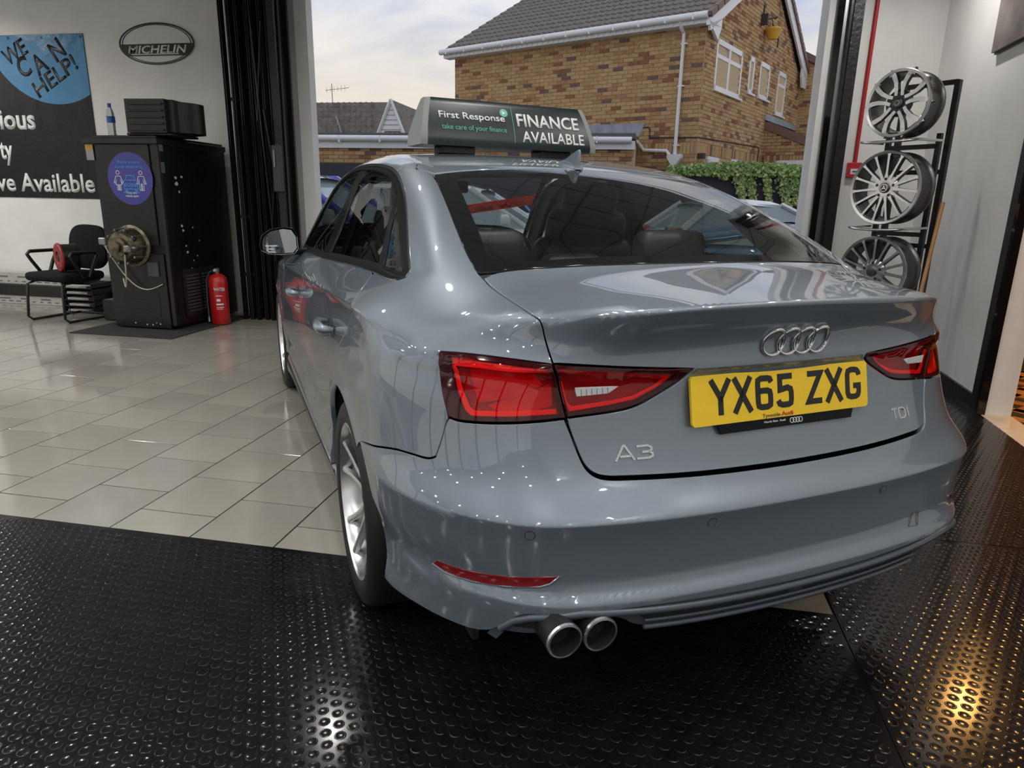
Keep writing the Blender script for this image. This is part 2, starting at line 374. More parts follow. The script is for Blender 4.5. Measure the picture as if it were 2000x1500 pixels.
# ---- folded black concertina gate
g = thing('concertina_gate', 'tall folded black steel concertina shutter gate beside the doorway', 'gate', (-3.68, 6.30, 0))
MB().box((-.02, .10, 1.6), (.62, .03, 3.2)).build('back_plate', MT['black_satin'], g)
sl = None
for k in range(15):
    x = -.27+.0385*k; yy = (.03 if k % 2 else -.05)+random.uniform(-.012, .012)
    if sl is None:
        b = MB(); b.box((0, 0, 1.6), (.022, .03, 3.2)); b.box((-.010, -.022, 1.6), (.006, .03, 3.2)); b.box((.010, -.022, 1.6), (.006, .03, 3.2)); sl = b.build('slat', MT['black_paint'], g)
        o = sl
    else: o = link('slat', sl.data, g)
    o.location = (x, yy, 0); o.rotation_euler = (0, random.uniform(-.004, .004), random.uniform(-.25, .25))
for (a, c) in (((.02, -.10, 2.9), (.12, -.10, .6)), ((.13, -.10, 2.75), (.03, -.10, 1.9)), ((.10, -.10, 2.0), (.22, -.10, 1.0)), ((.20, -.10, 1.7), (.10, -.10, .9))):
    MB().tube([a, c], .007, 6).build('lattice_bar', MT['black_paint'], g)
MB().box((.245, -.10, 1.6), (.06, .05, 3.2)).build('lead_post', MT['black_rough'], g)
lk = MB().rbox((.235, -.15, 1.47), (.085, .05, .42), .006, 1).build('lock_case', MT['dark_grey'], g)
MB().rbox((.222, -.182, 1.56), (.018, .012, .16), .004, 1).build('pull_handle', MT['grey_metal'], lk)
for z in (.45, 1.02, 2.1): MB().box((-.2, -.02, z), (.16, .06, .03)).build('hinge_bracket', MT['black_rough'], g)
# ---- banner poster on the back wall
YW = 6.55
def wallM(x, z, y=YW, ang=0.): return Matrix.Translation((x, y, z)) @ Matrix.Rotation(PI/2, 4, 'X') @ Matrix.Rotation(ang, 4, 'Z')
t = thing('banner', 'large black wall banner with bright blue disc corner and white lettering', 'banner', (-6.66, YW, 1.155))
W0 = lambda x, z, d=0., ang=0.: Matrix.Translation((x+6.66, -d, z-1.155)) @ Matrix.Rotation(PI/2, 4, 'X') @ Matrix.Rotation(ang, 4, 'Z')
MB().box((0, -.004, .8075), (1.90, .006, 1.615)).build('sheet', MT['poster_black'], t)
pts = [(-6.092+.833*math.cos(a), 2.937+.833*math.sin(a)) for a in np.linspace(PI+.205, PI*2-1.1, 40)]+[(-5.712, 2.195), (-5.712, 2.768)]
bl = decal('blue_disc', [(x+6.66, z-1.155) for x, z in pts], W0(-6.66, 1.155, .007), MT['poster_blue'], t, .0008)
text('lettering', 'WE', W0(-6.655, 2.475, .0078, .44), .155, MT['print_black'], t, .31, .02)
text('lettering', 'C', W0(-6.50, 2.355, .0078, .40), .185, MT['print_black'], t, .15, .03); text('lettering', 'A', W0(-6.30, 2.375, .0078, .50), .185, MT['print_black'], t, .17, .03); text('lettering', 'N', W0(-6.055, 2.505, .0078, .55), .185, MT['print_black'], t, .155, .03)
text('lettering', 'HELP!', W0(-6.33, 2.165, .0078, .50), .155, MT['print_black'], t, .60, .02)
text('lettering', 'ious', W0(-6.87, 1.865, .007), .195, MT['print_white'], t, .445, .03)
text('lettering', 'ty', W0(-6.93, 1.56, .007), .195, MT['print_white'], t, .165, .03)
text('lettering', 've Available', W0(-7.04, 1.225, .007), .185, MT['print_white'], t, 1.235, .02)
for x, z in ((-5.74, 2.74), (-5.73, 2.0), (-6.2, 2.74), (-5.735, 1.2), (-6.6, 2.745)): MB().lathe([(.012, 0), (.012, .004), (.005, .004)], 10, W0(x, z, .0075)).build('eyelet', MT['black_paint'], t)
# ---- oval wall sign
t = thing('oval_sign', 'black and white oval tyre sign on the wall above the heater', 'sign', (-4.88, YW, 2.655))
O = lambda x, z, d: Matrix.Translation((x, -d, z)) @ Matrix.Rotation(PI/2, 4, 'X')
decal('plate', circle(56, .42, ry=.192), O(0, 0, .012), MT['print_white'], t, -.012+.0)
for a, c in ((.42, .402), (.386, .376)): ringmesh('oval_line', circle(56, a, ry=a*.192/.42), circle(56, c, ry=(a*.192/.42-(a-c)*.75)), O(0, 0, .013), MT['print_black'], t, .002)
e_ = lambda z: .408*math.sqrt(max(0, 1-(z/.186)**2))
band = [(-e_(z), z) for z in np.linspace(.0, -.11, 9)]; band = [(.0+x, z) for x, z in band]+[(-x, z) for x, z in reversed(band)]
decal('name_band', band, O(0, 0, .0135), MT['print_black'], t, .002)
decal('lower_line', [(-.29, -.098), (.24, -.098), (.24, -.090), (-.29, -.090)], O(0, 0, .0155), MT['print_white'], t, .001)
text('lettering', 'MICHELIN', O(-.325, -.084, .0166), .070, MT['print_white'], t, .66, .022, .22)
# ---- red call point and conduit
t = thing('fire_call_point', 'red fire alarm call point with red pipe on white wall', 'alarm', (1.72, YW, 1.53))
MB().rbox((0, -.02, 0), (.115, .04, .125), .006, 2).build('case', MT['red_paint'], t)
MB().box((.005, -.042, -.012), (.072, .004, .045)).build('glass_plate', MT['print_white'], t)
decal('arrow_mark', [(-.025, -.005), (-.008, .004), (-.008, -.014)], O(0.005, -.008, .0445), MT['print_black'], t); decal('arrow_mark', [(.025, -.005), (.008, -.014), (.008, .004)], O(0.005, -.008, .0445), MT['print_black'], t)
decal('dot_mark', circle(10, .006), O(.005, -.013, .0445), MT['print_black'], t)
MB().tube([(0, -.02, .06), (0, -.02, 1.75)], .0165, 8).build('conduit', MT['red_conduit'], t, 60)
# ---- picture on right wall
t = thing('wall_picture', 'grey brown canvas picture high on the right wall', 'picture', (RX(4.9), 4.9, 2.21), rz=-.07)
mat('canvas', (.20, .17, .16), .6, noise=(3, .6))
MB().box((-.02, 0, .35), (.035, .88, .70)).build('canvas', MT['canvas'], t); MB().box((-.008, 0, .35), (.016, .90, .72)).build('stretcher', MT['dark_grey'], t)
# ---- heater cabinet
t = thing('heater_cabinet', 'tall black free standing cabinet heater with blue round sticker', 'heater', (-4.49, 5.94, 0))
mat('heater_black', (.006, .006, .0065), .30, bump=(9, .25, .006), noise=(7, .35))
HB = MT['heater_black']; hw, hd = .328, .48
MB().rbox((0, 0, .84), (.656, .96, 1.60), .008, 1).build('body', HB, t)
MB().rbox((-.02, -.03, 1.655), (.74, 1.00, .05), .006, 1).build('top_lid', HB, t); MB().rbox((.0, .0, 1.69), (.62, .96, .025), .004, 1).build('top_tray', HB, t)
MB().rbox((-.03, -hd-.008, 1.20), (.53, .014, .86), .004, 1).build('front_panel', HB, t); MB().rbox((-.02, -hd-.008, .36), (.58, .014, .68), .004, 1).build('front_panel', HB, t)
MB().box((.318, -hd-.012, .85), (.03, .02, 1.58)).build('corner_post', MT['black_satin'], t)
for z in (1.62, 1.44): MB().box((.331, -hd+.02, z), (.006, .05, .09)).build('hinge_tab', MT['grey_metal'], t)
for k in range(13): MB().box((0, -hd-.017, .08+.022*k), (.36, .008, .010)).build('front_louvre', MT['black_satin'], t)
sv = MB().box((hw+.006, -.10, .33), (.008, .50, .44)).build('side_vent', MT['black_rough'], t)
for k in range(12):
    for yy in (-.22, .02): MB().box((hw+.012, yy, .16+.03*k), (.008, .19, .012)).build('side_louvre', MT['dark_grey'], sv)
mat('chip', (.55, .50, .38), .8)
b = MB()
for (y, z, s) in ((-.30, 1.36, .022), (-.30, 1.31, .03), (-.27, 1.24, .018), (-.22, 1.37, .02), (-.28, .94, .024), (-.27, .90, .02), (-.13, .92, .012), (-.25, .76, .015), (-.05, .80, .01), (-.24, .70, .02), (-.16, .62, .01), (-.10, .66, .012), (-.2, .55, .012)): b.prism([(s*math.cos(q)*random.uniform(.4, .8), s*math.sin(q)*random.uniform(.5, 1)) for q in np.linspace(0, 2*PI, 8)[:-1]], 0, .001, Matrix.Translation((hw+.0005, y, z)) @ Matrix.Rotation(PI/2, 4, 'Y'))
for x, z in ((-.1, .06), (.02, .05), (.12, .07), (.16, .06), (.08, .05)): b.box((x, -hd-.016, z), (.012, .002, .012))
b.build('paint_chips', MT['chip'], t)
lb = MB().box((-.345, -hd-.012, 1.56), (.075, .01, .13)).build('maker_plate', MT['grey_metal'], t); MB().box((-.345, -hd-.018, 1.60), (.075, .004, .045)).build('yellow_strip', mat('label_yellow', (.55, .30, .05), .5), lb)
F0 = lambda x, z, d: Matrix.Translation((x, -hd-d, z)) @ Matrix.Rotation(PI/2, 4, 'X')
st = decal('round_sticker', circle(48, .222), F0(.027, 1.343, .0155), MT['sticker_blue'], t, .001)
text('lettering', 'Please ensure', F0(.027, 1.47, .0167), .026, MT['sticker_cyan'], st, .22, .015, align='CENTER'); text('lettering', 'social distancing', F0(.027, 1.432, .0167), .026, MT['sticker_cyan'], st, .27, .015, align='CENTER')
text('lettering', 'Keep two', F0(.027, 1.215, .0167), .019, MT['print_white'], st, .10, .012, align='CENTER'); text('lettering', 'metres apart', F0(.027, 1.188, .0167), .019, MT['print_white'], st, .13, .012, align='CENTER')
b = MB()
for sx, dress in ((-.092, 1), (.135, 0)):
    M = F0(sx, 1.245, .0167)
    stroke(b, circle(14, .016, 0, .148)+[circle(14, .016, 0, .148)[0]], .005, 0, .001, M)
    if dress: P = [(-.022, .118), (-.046, .062), (-.034, .058), (-.020, .09), (-.030, .045), (-.016, .045), (-.016, 0), (-.004, 0), (-.004, .045), (.004, .045), (.004, 0), (.016, 0), (.016, .045), (.030, .045), (.020, .09), (.034, .058), (.046, .062), (.022, .118), (-.022, .118)]
    else: P = [(-.026, .118), (-.046, .055), (-.034, .052), (-.020, .092), (-.020, 0), (-.004, 0), (-.004, .055), (.004, .055), (.004, 0), (.020, 0), (.020, .092), (.034, .052), (.046, .055), (.026, .118), (-.026, .118)]
    stroke(b, P, .005, 0, .001, M)
b.build('people_symbol', MT['print_white'], st)
b = MB(); M = F0(.027, 1.245, .017)
for P in ([(-.07, .01), (-.07, .075), (-.05, .085), (-.035, .125), (.035, .125), (.05, .085), (.07, .075), (.07, .01), (-.07, .01)], [(-.05, .085), (.05, .085)], [(-.03, .052), (.03, .052)], [(-.03, .036), (.03, .036)], [(-.058, .01), (-.058, -.008), (-.04, -.008), (-.04, .01)], [(.058, .01), (.058, -.008), (.04, -.008), (.04, .01)], circle(12, .011, -.05, .044)+[circle(12, .011, -.05, .044)[0]], circle(12, .011, .05, .044)+[circle(12, .011, .05, .044)[0]], [(-.08, -.018), (.08, -.018)]): stroke(b, P, .007, 0, .001, M)
b.build('car_symbol', MT['sticker_cyan'], st)
mat('brass_dirty', (.15, .135, .09), .32, metal=.85, noise=(25, .5)); mat('steel_dirty', (.26, .25, .23), .35, metal=.8, noise=(30, .4)); mat('hose_pale', (.50, .46, .36), .5)
M = axis((-.03, -hd-.01, .763), (0, -1, .0))
bn = MB().lathe([(.185, 0), (.185, .02), (.16, .03), (.15, .10), (.13, .13), (.135, .14), (.12, .165), (.085, .17), (.085, .20), (.05, .205), (.05, .235), (0, .24)], 28, M).build('burner', MT['brass_dirty'], t, 40)
for k in range(10):
    a = 2*PI*k/10; MB().tube([(-.03+.155*math.cos(a), -hd-.03, .763+.155*math.sin(a)), (-.03+.15*math.cos(a), -hd-.16, .763+.15*math.sin(a))], .011, 6).build('cooling_rib', MT['steel_dirty'], bn)
MB().rbox((.075, -hd-.19, .75), (.07, .08, .06), .01, 1).build('valve_block', MT['steel_dirty'], bn); MB().tube([(.075, -hd-.19, .75), (.14, -hd-.19, .76)], .012, 8).build('fuel_pipe', MT['steel_dirty'], bn); MB().tube([(.04, -hd-.15, .83), (.11, -hd-.14, .83)], .014, 8).build('fuel_pipe', MT['black_satin'], bn)
MB().rbox((-.27, -hd-.08, .80), (.07, .05, .06), .006, 1).build('plug', MT['grey_metal'], bn)
def hang(a, c, drop, n=14, y=0.):
    a, c = Vector(a), Vector(c); return [a.lerp(c, i/n)+Vector((0, y*math.sin(PI*i/n), -drop*math.sin(PI*i/n))) for i in range(n+1)]
MB().tube(hang((-.27, -hd-.08, .77), (.24, -hd-.03, .43), .19), .006, 6).build('pale_hose', MT['hose_pale'], t, 60); MB().tube(hang((.03, -hd-.2, .70), (-.15, -hd-.04, .47), .17), .006, 6).build('pale_hose', MT['hose_pale'], t, 60)
MB().rbox((.155, -hd-.02, .56), (.11, .02, .13), .004, 1).build('switch_box', MT['dark_grey'], t)
hd_ = thing('blower_head', 'black louvred hot air outlet box on top of the heater cabinet', 'heater outlet', (-4.22, 5.66, 1.7025), rz=.06)
MB().rbox((0, 0, .155), (.40, .36, .27), .012, 2).build('case', MT['black_satin'], hd_); MB().rbox((-.03, -.0, .01), (.42, .40, .018), .004, 1).build('base_plate', MT['black_satin'], hd_)
MB().box((-.03, -.20, .155), (.36, .05, .27)).build('front_frame', MT['black_paint'], hd_)
for k in range(5):
    o = MB().box((0, 0, 0), (.325, .045, .007)).build('louvre', MT['dark_grey'], hd_); o.location = (-.03, -.225, .05+.052*k); o.rotation_euler = (.5, 0, 0)
MB().lathe([(.19, 0), (.19, .25)], 24, Matrix.Translation((.12, .06, .03))).build('drum', MT['black_satin'], hd_, 40); MB().lathe([(.012, 0), (.008, .006), (0, .006)], 10, axis((.205, -.02, .15), (1, -.2, 0))).build('screw', MT['print_white'], hd_)
bt = thing('water_bottle', 'clear plastic water bottle with purple cap on top of the heater', 'bottle', (-4.68, 5.56, 1.7025))
mat('bottle_plastic', (.8, .85, .9), .08, trans=.9, ior=1.2); mat('cap_purple', (.10, .06, .35), .4); mat('label_blue', (.03, .10, .38), .4)
MB().lathe([(0, 0), (.030, 0), (.034, .006), (.034, .05), (.031, .06), (.034, .07), (.034, .17), (.030, .20), (.016, .235), (.013, .25)], 20).build('bottle_body', MT['bottle_plastic'], bt, 50)
MB().lathe([(.0345, .115), (.0345, .165)], 20).build('label_band', MT['label_blue'], bt, 50); MB().lathe([(.015, .238), (.015, .272), (0, .272)], 14).build('cap', MT['cap_purple'], bt, 40)
# ---- carpet mat below heater
tag(MB().rbox((-4.49, 5.74, .004), (1.03, 1.26, .008), .003, 1).build('door_mat', MT['mat_carpet']), 'black carpet mat under the heater and extinguisher', 'mat')
# ---- extinguisher
t = thing('fire_extinguisher', 'red fire extinguisher standing beside the black heater', 'extinguisher', (-4.015, 5.90, .008))
MB().lathe([(0, .004), (.075, 0), (.085, .012), (.087, .40), (.078, .445), (.05, .475), (.022, .485), (.02, .50)], 28).build('cylinder', MT['red_paint'], t, 45)
v = MB().lathe([(.022, .49), (.026, .50), (.026, .53), (.012, .54), (0, .54)], 16).build('valve', MT['grey_metal'], t, 40)
MB().box((-.01, -.03, .555), (.022, .10, .008)).build('lever', MT['black_satin'], v); MB().box((-.01, -.035, .535), (.022, .09, .008)).build('carry_handle', MT['black_satin'], v); MB().lathe([(.014, 0), (.014, .012), (0, .012)], 12, axis((.0, -.027, .518), (0, -1, 0))).build('gauge', MT['print_white'], v)
MB().tube([(-.02, 0, .515), (-.07, -.01, .50), (-.105, -.02, .42), (-.11, -.03, .2), (-.10, -.04, .06)], .009, 8).build('hose', MT['dark_grey'], t, 60); MB().lathe([(.012, 0), (.016, .05), (0, .05)], 10, axis((-.10, -.04, .07), (.05, -.05, -1))).build('nozzle', MT['grey_metal'], t, 40)
def curved(b, r, a0, a1, z0, z1, n=8):
    vs = [(r*math.sin(a), -r*math.cos(a), z) for a in np.linspace(a0, a1, n) for z in (z0, z1)]
    return b.add(vs, [(2*i, 2*i+2, 2*i+3, 2*i+1) for i in range(n-1)])
b = MB(); curved(b, .0878, .25, 1.0, .19, .205); curved(b, .0878, .3, .7, .225, .25); curved(b, .0878, .25, 1.0, .165, .172); curved(b, .0878, .25, .95, .275, .281); curved(b, .0878, .25, .9, .15, .155); tag(b.build('white_print', MT['print_white'], t), kind='stuff')
tx = text('lettering', 'WATER', Matrix.Translation((.055, -.0695, .325)) @ Matrix.Rotation(.62, 4, 'Z') @ Matrix.Rotation(PI/2, 4, 'X'), .032, MT['print_white'], t, .10, .02, align='CENTER')
# ---- armchair with cable reel
t = thing('office_armchair', 'black cantilever armchair with cable reel on its seat by back wall', 'chair', (-5.56, 5.74, 0), rz=-.12)
MB().rbox((0, 0, .43), (.50, .48, .085), .04, 3).build('seat', MT['black_cloth'], t, 40)
sq = lambda a, n_=3.0: (abs(math.cos(a))**(2/n_)*(1 if math.cos(a) > 0 else -1), abs(math.sin(a))**(2/n_)*(1 if math.sin(a) > 0 else -1))
b = MB(); Mb = Matrix.Translation((0, .30, .69)) @ Matrix.Rotation(-.14, 4, 'X') @ Matrix.Rotation(PI/2, 4, 'X')
vs = []
for k_, zz in ((.9, -.04), (1, -.025), (1, .02), (.9, .035)): vs += [tuple(Mb @ Vector((.24*k_*sq(a)[0], .22*k_*sq(a)[1], zz))) for a in np.linspace(0, 2*PI, 33)[:-1]]
b.add(vs, [(r*32+i, r*32+(i+1) % 32, (r+1)*32+(i+1) % 32, (r+1)*32+i) for r in range(3) for i in range(32)]+[tuple(range(31, -1, -1)), tuple(range(96, 128))]); b.build('backrest', MT['black_cloth'], t, 50)
for s in (-1, 1):
    MB().tube([(s*.235, .30, .015), (s*.235, -.22, .015), (s*.235, -.26, .05), (s*.22, -.23, .36), (s*.2, -.17, .385), (s*.2, .2, .385)], .0125, 8).build('frame_leg', MT['black_satin'], t, 50)
    MB().tube([(s*.26, -.02, .42), (s*.27, -.12, .58), (s*.27, -.15, .635), (s*.27, -.12, .66), (s*.27, .12, .66), (s*.27, .15, .63), (s*.265, .1, .55), (s*.26, .04, .42)], .017, 8).build('armrest', MT['black_satin'], t, 50)
MB().tube([(-.235, .30, .015), (.235, .30, .015)], .0125, 8).build('frame_bar', MT['black_satin'], t, 50); MB().tube([(0, .22, .40), (0, .31, .44), (0, .30, .6)], .018, 8).build('back_stem', MT['black_satin'], t, 50)
rl = thing('cable_reel', 'red and black cable reel lying on the seat of armchair', 'cable reel', (-5.45, 5.70, .6125), rz=-.55)
mat('reel_red', (.30, .02, .025), .45)
M = axis((0, -.075, 0), (0, -1, 0))
MB().lathe([(.055, 0), (.137, 0), (.137, .012), (.128, .022), (.06, .022), (.055, .012)], 30, M, True).build('red_flange', MT['reel_red'], rl, 40); MB().lathe([(0, -.02), (.056, -.02), (.056, .006), (.03, .02), (0, .02)], 24, M).build('hub', MT['black_satin'], rl, 40)
MB().lathe([(.10, -.13), (.125, -.12), (.125, 0), (.10, 0)], 28, M).build('wound_cable', MT['black_satin'], rl, 40); MB().lathe([(.0, -.14), (.13, -.14), (.13, -.125), (0, -.125)], 28, M).build('rear_flange', MT['black_satin'], rl, 40)
for k in range(12):
    a = 2*PI*k/12; MB().lathe([(.007, 0), (.007, .003), (0, .003)], 8, axis((.105*math.cos(a), -.097, .105*math.sin(a)), (0, -1, 0))).build('flange_hole', MT['dark_grey'], rl)
MB().tube([(-.05, -.03, -.12), (-.10, -.02, -.20), (-.12, -.05, -.33), (-.16, -.02, -.46), (-.30, .02, -.585), (-.5, .1, -.60), (-.8, .12, -.604), (-1.0, .14, -.604)], .005, 6).build('loose_cable', MT['black_satin'], rl, 60)
# ---- cartons, rail, trays and box along the wall
mat('carton', (.45, .44, .42), .75, noise=(12, .08)); mat('faint_print', (.14, .14, .15), .7)
def carton(label, z0, z1, y):
    c = thing('flat_carton', label, 'box', (-6.60, y, z0)); MB().rbox((0, 0, (z1-z0)/2), (1.95, .10, z1-z0), .004, 1).build('carton_body', MT['carton'], c)
    b = MB()
    for k in range(17): b.box((-.85+.1*k, -.0512, .03), (.06*random.uniform(.5, 1.2), .001, .012))
    for k in range(6): b.box((-.7+.27*k, -.0512, (z1-z0)*.62), (.14*random.uniform(.5, 1.2), .001, .016))
    tag(b.build('print_marks', MT['faint_print'], c), kind='stuff')
carton('long white printed carton on the floor below the black rail', 0, .095, 6.44)
tag(MB().rbox((-6.55, 6.44, .1575), (2.05, .13, .125), .006, 1).build('black_rail', MT['black_paint']), 'long black rail lying between two white cartons by the wall', 'rail')
carton('long white printed carton lying on top of the black rail', .22, .35, 6.45)
for k in range(5):
    tr = thing('letter_tray', 'black plastic tray, %s of the stack behind the armchair' % ('lowest', 'second from bottom', 'middle one', 'second from top', 'topmost')[k], 'tray', (-5.78+.012*(k % 2), 6.22, .062*k), rz=.03*(k % 3-1), group='stacked black trays')
    MB().box((0, 0, .006), (.36, .28, .012)).build('tray_floor', MT['black_satin'], tr)
    for s in (-1, 1): MB().box((s*.175, 0, .03), (.01, .28, .058)).build('tray_side', MT['black_satin'], tr)
    MB().box((0, .135, .03), (.36, .01, .058)).build('tray_back', MT['black_satin'], tr); MB().box((0, -.10, .022), (.25, .10, .02)).build('paper', MT['carton'], tr)
tag(MB().rbox((-5.02, 5.95, .108), (.34, .42, .20), .008, 1).build('black_box', MT['black_rough']), 'low black box on floor left of the heater', 'box')
# ---- wheel rack in the right corner
n_ = Vector((-.72, -.69, 0)).normalized(); t_ = Vector((.69, -.72, 0)).normalized()
rk = thing('wheel_rack', 'tall black steel display rack holding three alloy wheels', 'rack', (1.76, 5.34, .0046), rz=math.atan2(t_.y, t_.x))
for x in (-.17, .17):
    MB().box((x, .12, 1.02), (.035, .035, 2.04)).build('rear_post', MT['black_satin'], rk); MB().box((x*1.0, .0, .85), (.03, .03, 1.7)).build('front_post', MT['black_satin'], rk)
    MB().box((x, -.16, .02), (.035, .6, .04)).build('foot', MT['black_satin'], rk)
for z in (2.03, 1.46, .96, .40): MB().box((0, .12, z), (.34, .03, .03)).build('cross_bar', MT['black_satin'], rk)
for z in (1.62, 1.04, .46): MB().box((0, 0, z+.0), (.34, .03, .03)).build('cross_bar', MT['black_satin'], rk)
mat('chrome', (.75, .76, .77), .08, metal=1.0); mat('alu', (.74, .75, .76), .27, metal=1.0); mat('wheel_dark', (.05, .05, .054), .3, metal=.6); mat('gunmetal', (.12, .12, .125), .28, metal=.8)
RW = [('top', 1.885, .213), ('mid', 1.35, .242), ('low', .79, .242)]
for nm, z, r in RW:
    pr = MB().tube([(-.20, -.02, z-r-.02), (-.19, -.30, z-r-.028), (-.12, -.345, z-r-.036), (0, -.36, z-r-.038), (.12, -.345, z-r-.036), (.19, -.30, z-r-.028), (.20, -.02, z-r-.02)], .009, 8).build('wheel_cradle', MT['alu'], rk, 50)
def alloy(label, z, R, kind, depth=.20):
    c = Vector((1.76, 5.34, z))+n_*.27
    t = thing('alloy_wheel', label, 'wheel', c, rot=axis((0, 0, 0), n_).to_euler()); DK, AL = MT['wheel_dark'], MT['alu']
    # local z points out of the face
    MB().lathe([(R, .0), (R, -.012), (R-.022, -.025), (R-.03, -.07), (R-.035, -.14), (R-.02, -.165), (R-.004, -.175), (R-.004, -.19), (R-.016, -.19), (R-.03, -.17), (R-.045, -.13), (R-.04, -.06), (R-.030, -.01)], 44, None, True).build('barrel', MT['gunmetal'], t, 40)
    MB().lathe([(R, 0), (R-.004, .006), (R-.020, .002), (R-.022, -.010), (R, -.012)], 44, None, True).build('rim_lip', AL, t, 40)
    MB().lathe([(0, -.035), (.085, -.035), (.085, -.015), (.06, -.004), (.05, -.004), (0, -.008)], 30).build('hub', AL if kind != 'petal' else DK, t, 40)
    cap = MB().lathe([(.034, -.006), (.034, .004), (.028, .007), (0, .008)], 24).build('centre_cap', MT['gunmetal'], t, 40)
    if kind == 'star':
        b = MB()
        for k in range(3):
            a = PI/2+2*PI*k/3; p = .005; b.prism([(.022*math.cos(a), .022*math.sin(a)), (p*math.cos(a+1.05), p*math.sin(a+1.05)), (p*math.cos(a-1.05), p*math.sin(a-1.05))], .0075, .009)
        b.build('star_emblem', MT['chrome'], cap); ringmesh('emblem_ring', circle(24, .026), circle(24, .0225), Matrix.Translation((0, 0, .0075)), MT['chrome'], cap, .002)
    else: ringmesh('emblem_ring', circle(20, .018), circle(20, .0135), Matrix.Translation((0, 0, .0082)), MT['chrome'], cap, .0015)
    for k in range(5):
        a = 2*PI*k/5+PI/2; MB().lathe([(.010, -.010), (.010, -.003), (.0, -.004)], 10, Matrix.Translation((.058*math.cos(a), .058*math.sin(a), 0))).build('bolt_hole', DK, t)
    if kind == 'petal':
        sp = None
        for k in range(5):
            if sp is None:
                b = MB(); d = MB()
                for s in (-1, 1):
                    P = [(.050, s*.010), (.075, s*.030), (.12, s*.052), (.16, s*.060), (.185, s*.060), (R-.015, s*.044)]
                    Wd = [.020, .022, .026, .030, .034, .05]; L_ = []; R_ = []
                    for i, (x, y) in enumerate(P):
                        q = P[min(i+1, 5)]; q0 = P[max(i-1, 0)]; dv = Vector((q[0]-q0[0], q[1]-q0[1])).normalized(); nn = Vector((-dv.y, dv.x))
                        L_.append((x+nn.x*Wd[i]/2, y+nn.y*Wd[i]/2)); R_.append((x-nn.x*Wd[i]/2, y-nn.y*Wd[i]/2))
                    zz = [-.004, .0, .002, .002, .0, -.004]
                    for i in range(5):
                        vs = [(*L_[i], zz[i]), (*R_[i], zz[i]), (*R_[i+1], zz[i+1]), (*L_[i+1], zz[i+1])]; vb = [(p[0]*.99, p[1]*1.0, p[2]-.034) for p in vs]
                        b.add(vs, [(0, 1, 2, 3)]); d.add(vs+vb, [(0, 4, 5, 1), (1, 5, 6, 2), (2, 6, 7, 3), (3, 7, 4, 0), (7, 6, 5, 4)])
                sp = b.build('petal_face', AL, t, clean=True); sd = d.build('petal_side', DK, t); o1, o2 = sp, sd
            else: o1, o2 = link('petal_face', sp.data, t), link('petal_side', sd.data, t)
            for o in (o1, o2): o.rotation_euler = (0, 0, 2*PI*k/5-PI/2+.0)
    else:
        sp = None; n = 15
        for k in range(n):
            if sp is None:
                P = [(.055, .011), (.10, .0075), (.16, .0065), (R-.035, .0075), (R-.018, .013)]; Z = [-.004, -.003, -.001, .0, .0]; b = MB(); d = MB()
                for i in range(4):
                    a, c = P[i], P[i+1]; vs = [(a[0], a[1], Z[i]), (a[0], -a[1], Z[i]), (c[0], -c[1], Z[i+1]), (c[0], c[1], Z[i+1])]; vb = [(p[0], p[1]*1.15, p[2]-.04) for p in vs]
                    b.add(vs, [(0, 1, 2, 3)]); d.add(vs+vb, [(0, 4, 5, 1), (1, 5, 6, 2), (2, 6, 7, 3), (3, 7, 4, 0)])
                sp = b.build('spoke_face', AL, t, clean=True); sd = d.build('spoke_side', DK, t); o1, o2 = sp, sd
            else: o1, o2 = link('spoke_face', sp.data, t), link('spoke_side', sd.data, t)
            for o in (o1, o2): o.rotation_euler = (0, 0, 2*PI*k/n+PI/2)
    return t
alloy('silver and black alloy wheel with five petal spokes, topmost on rack', 1.885, .213, 'petal')
alloy('fifteen spoke alloy wheel with star cap in middle of rack', 1.35, .242, 'star')
alloy('fifteen spoke alloy wheel with round cap, lowest on the rack', .79, .242, 'round')
tag(MB().tube([(1.66, 4.62, .005), (1.90, 5.04, 1.26)], .0125, 10).build('broom_handle', MT['broom_wood'], None, 60), 'bare wooden broom handle leaning against the wheel rack', 'broom handle')
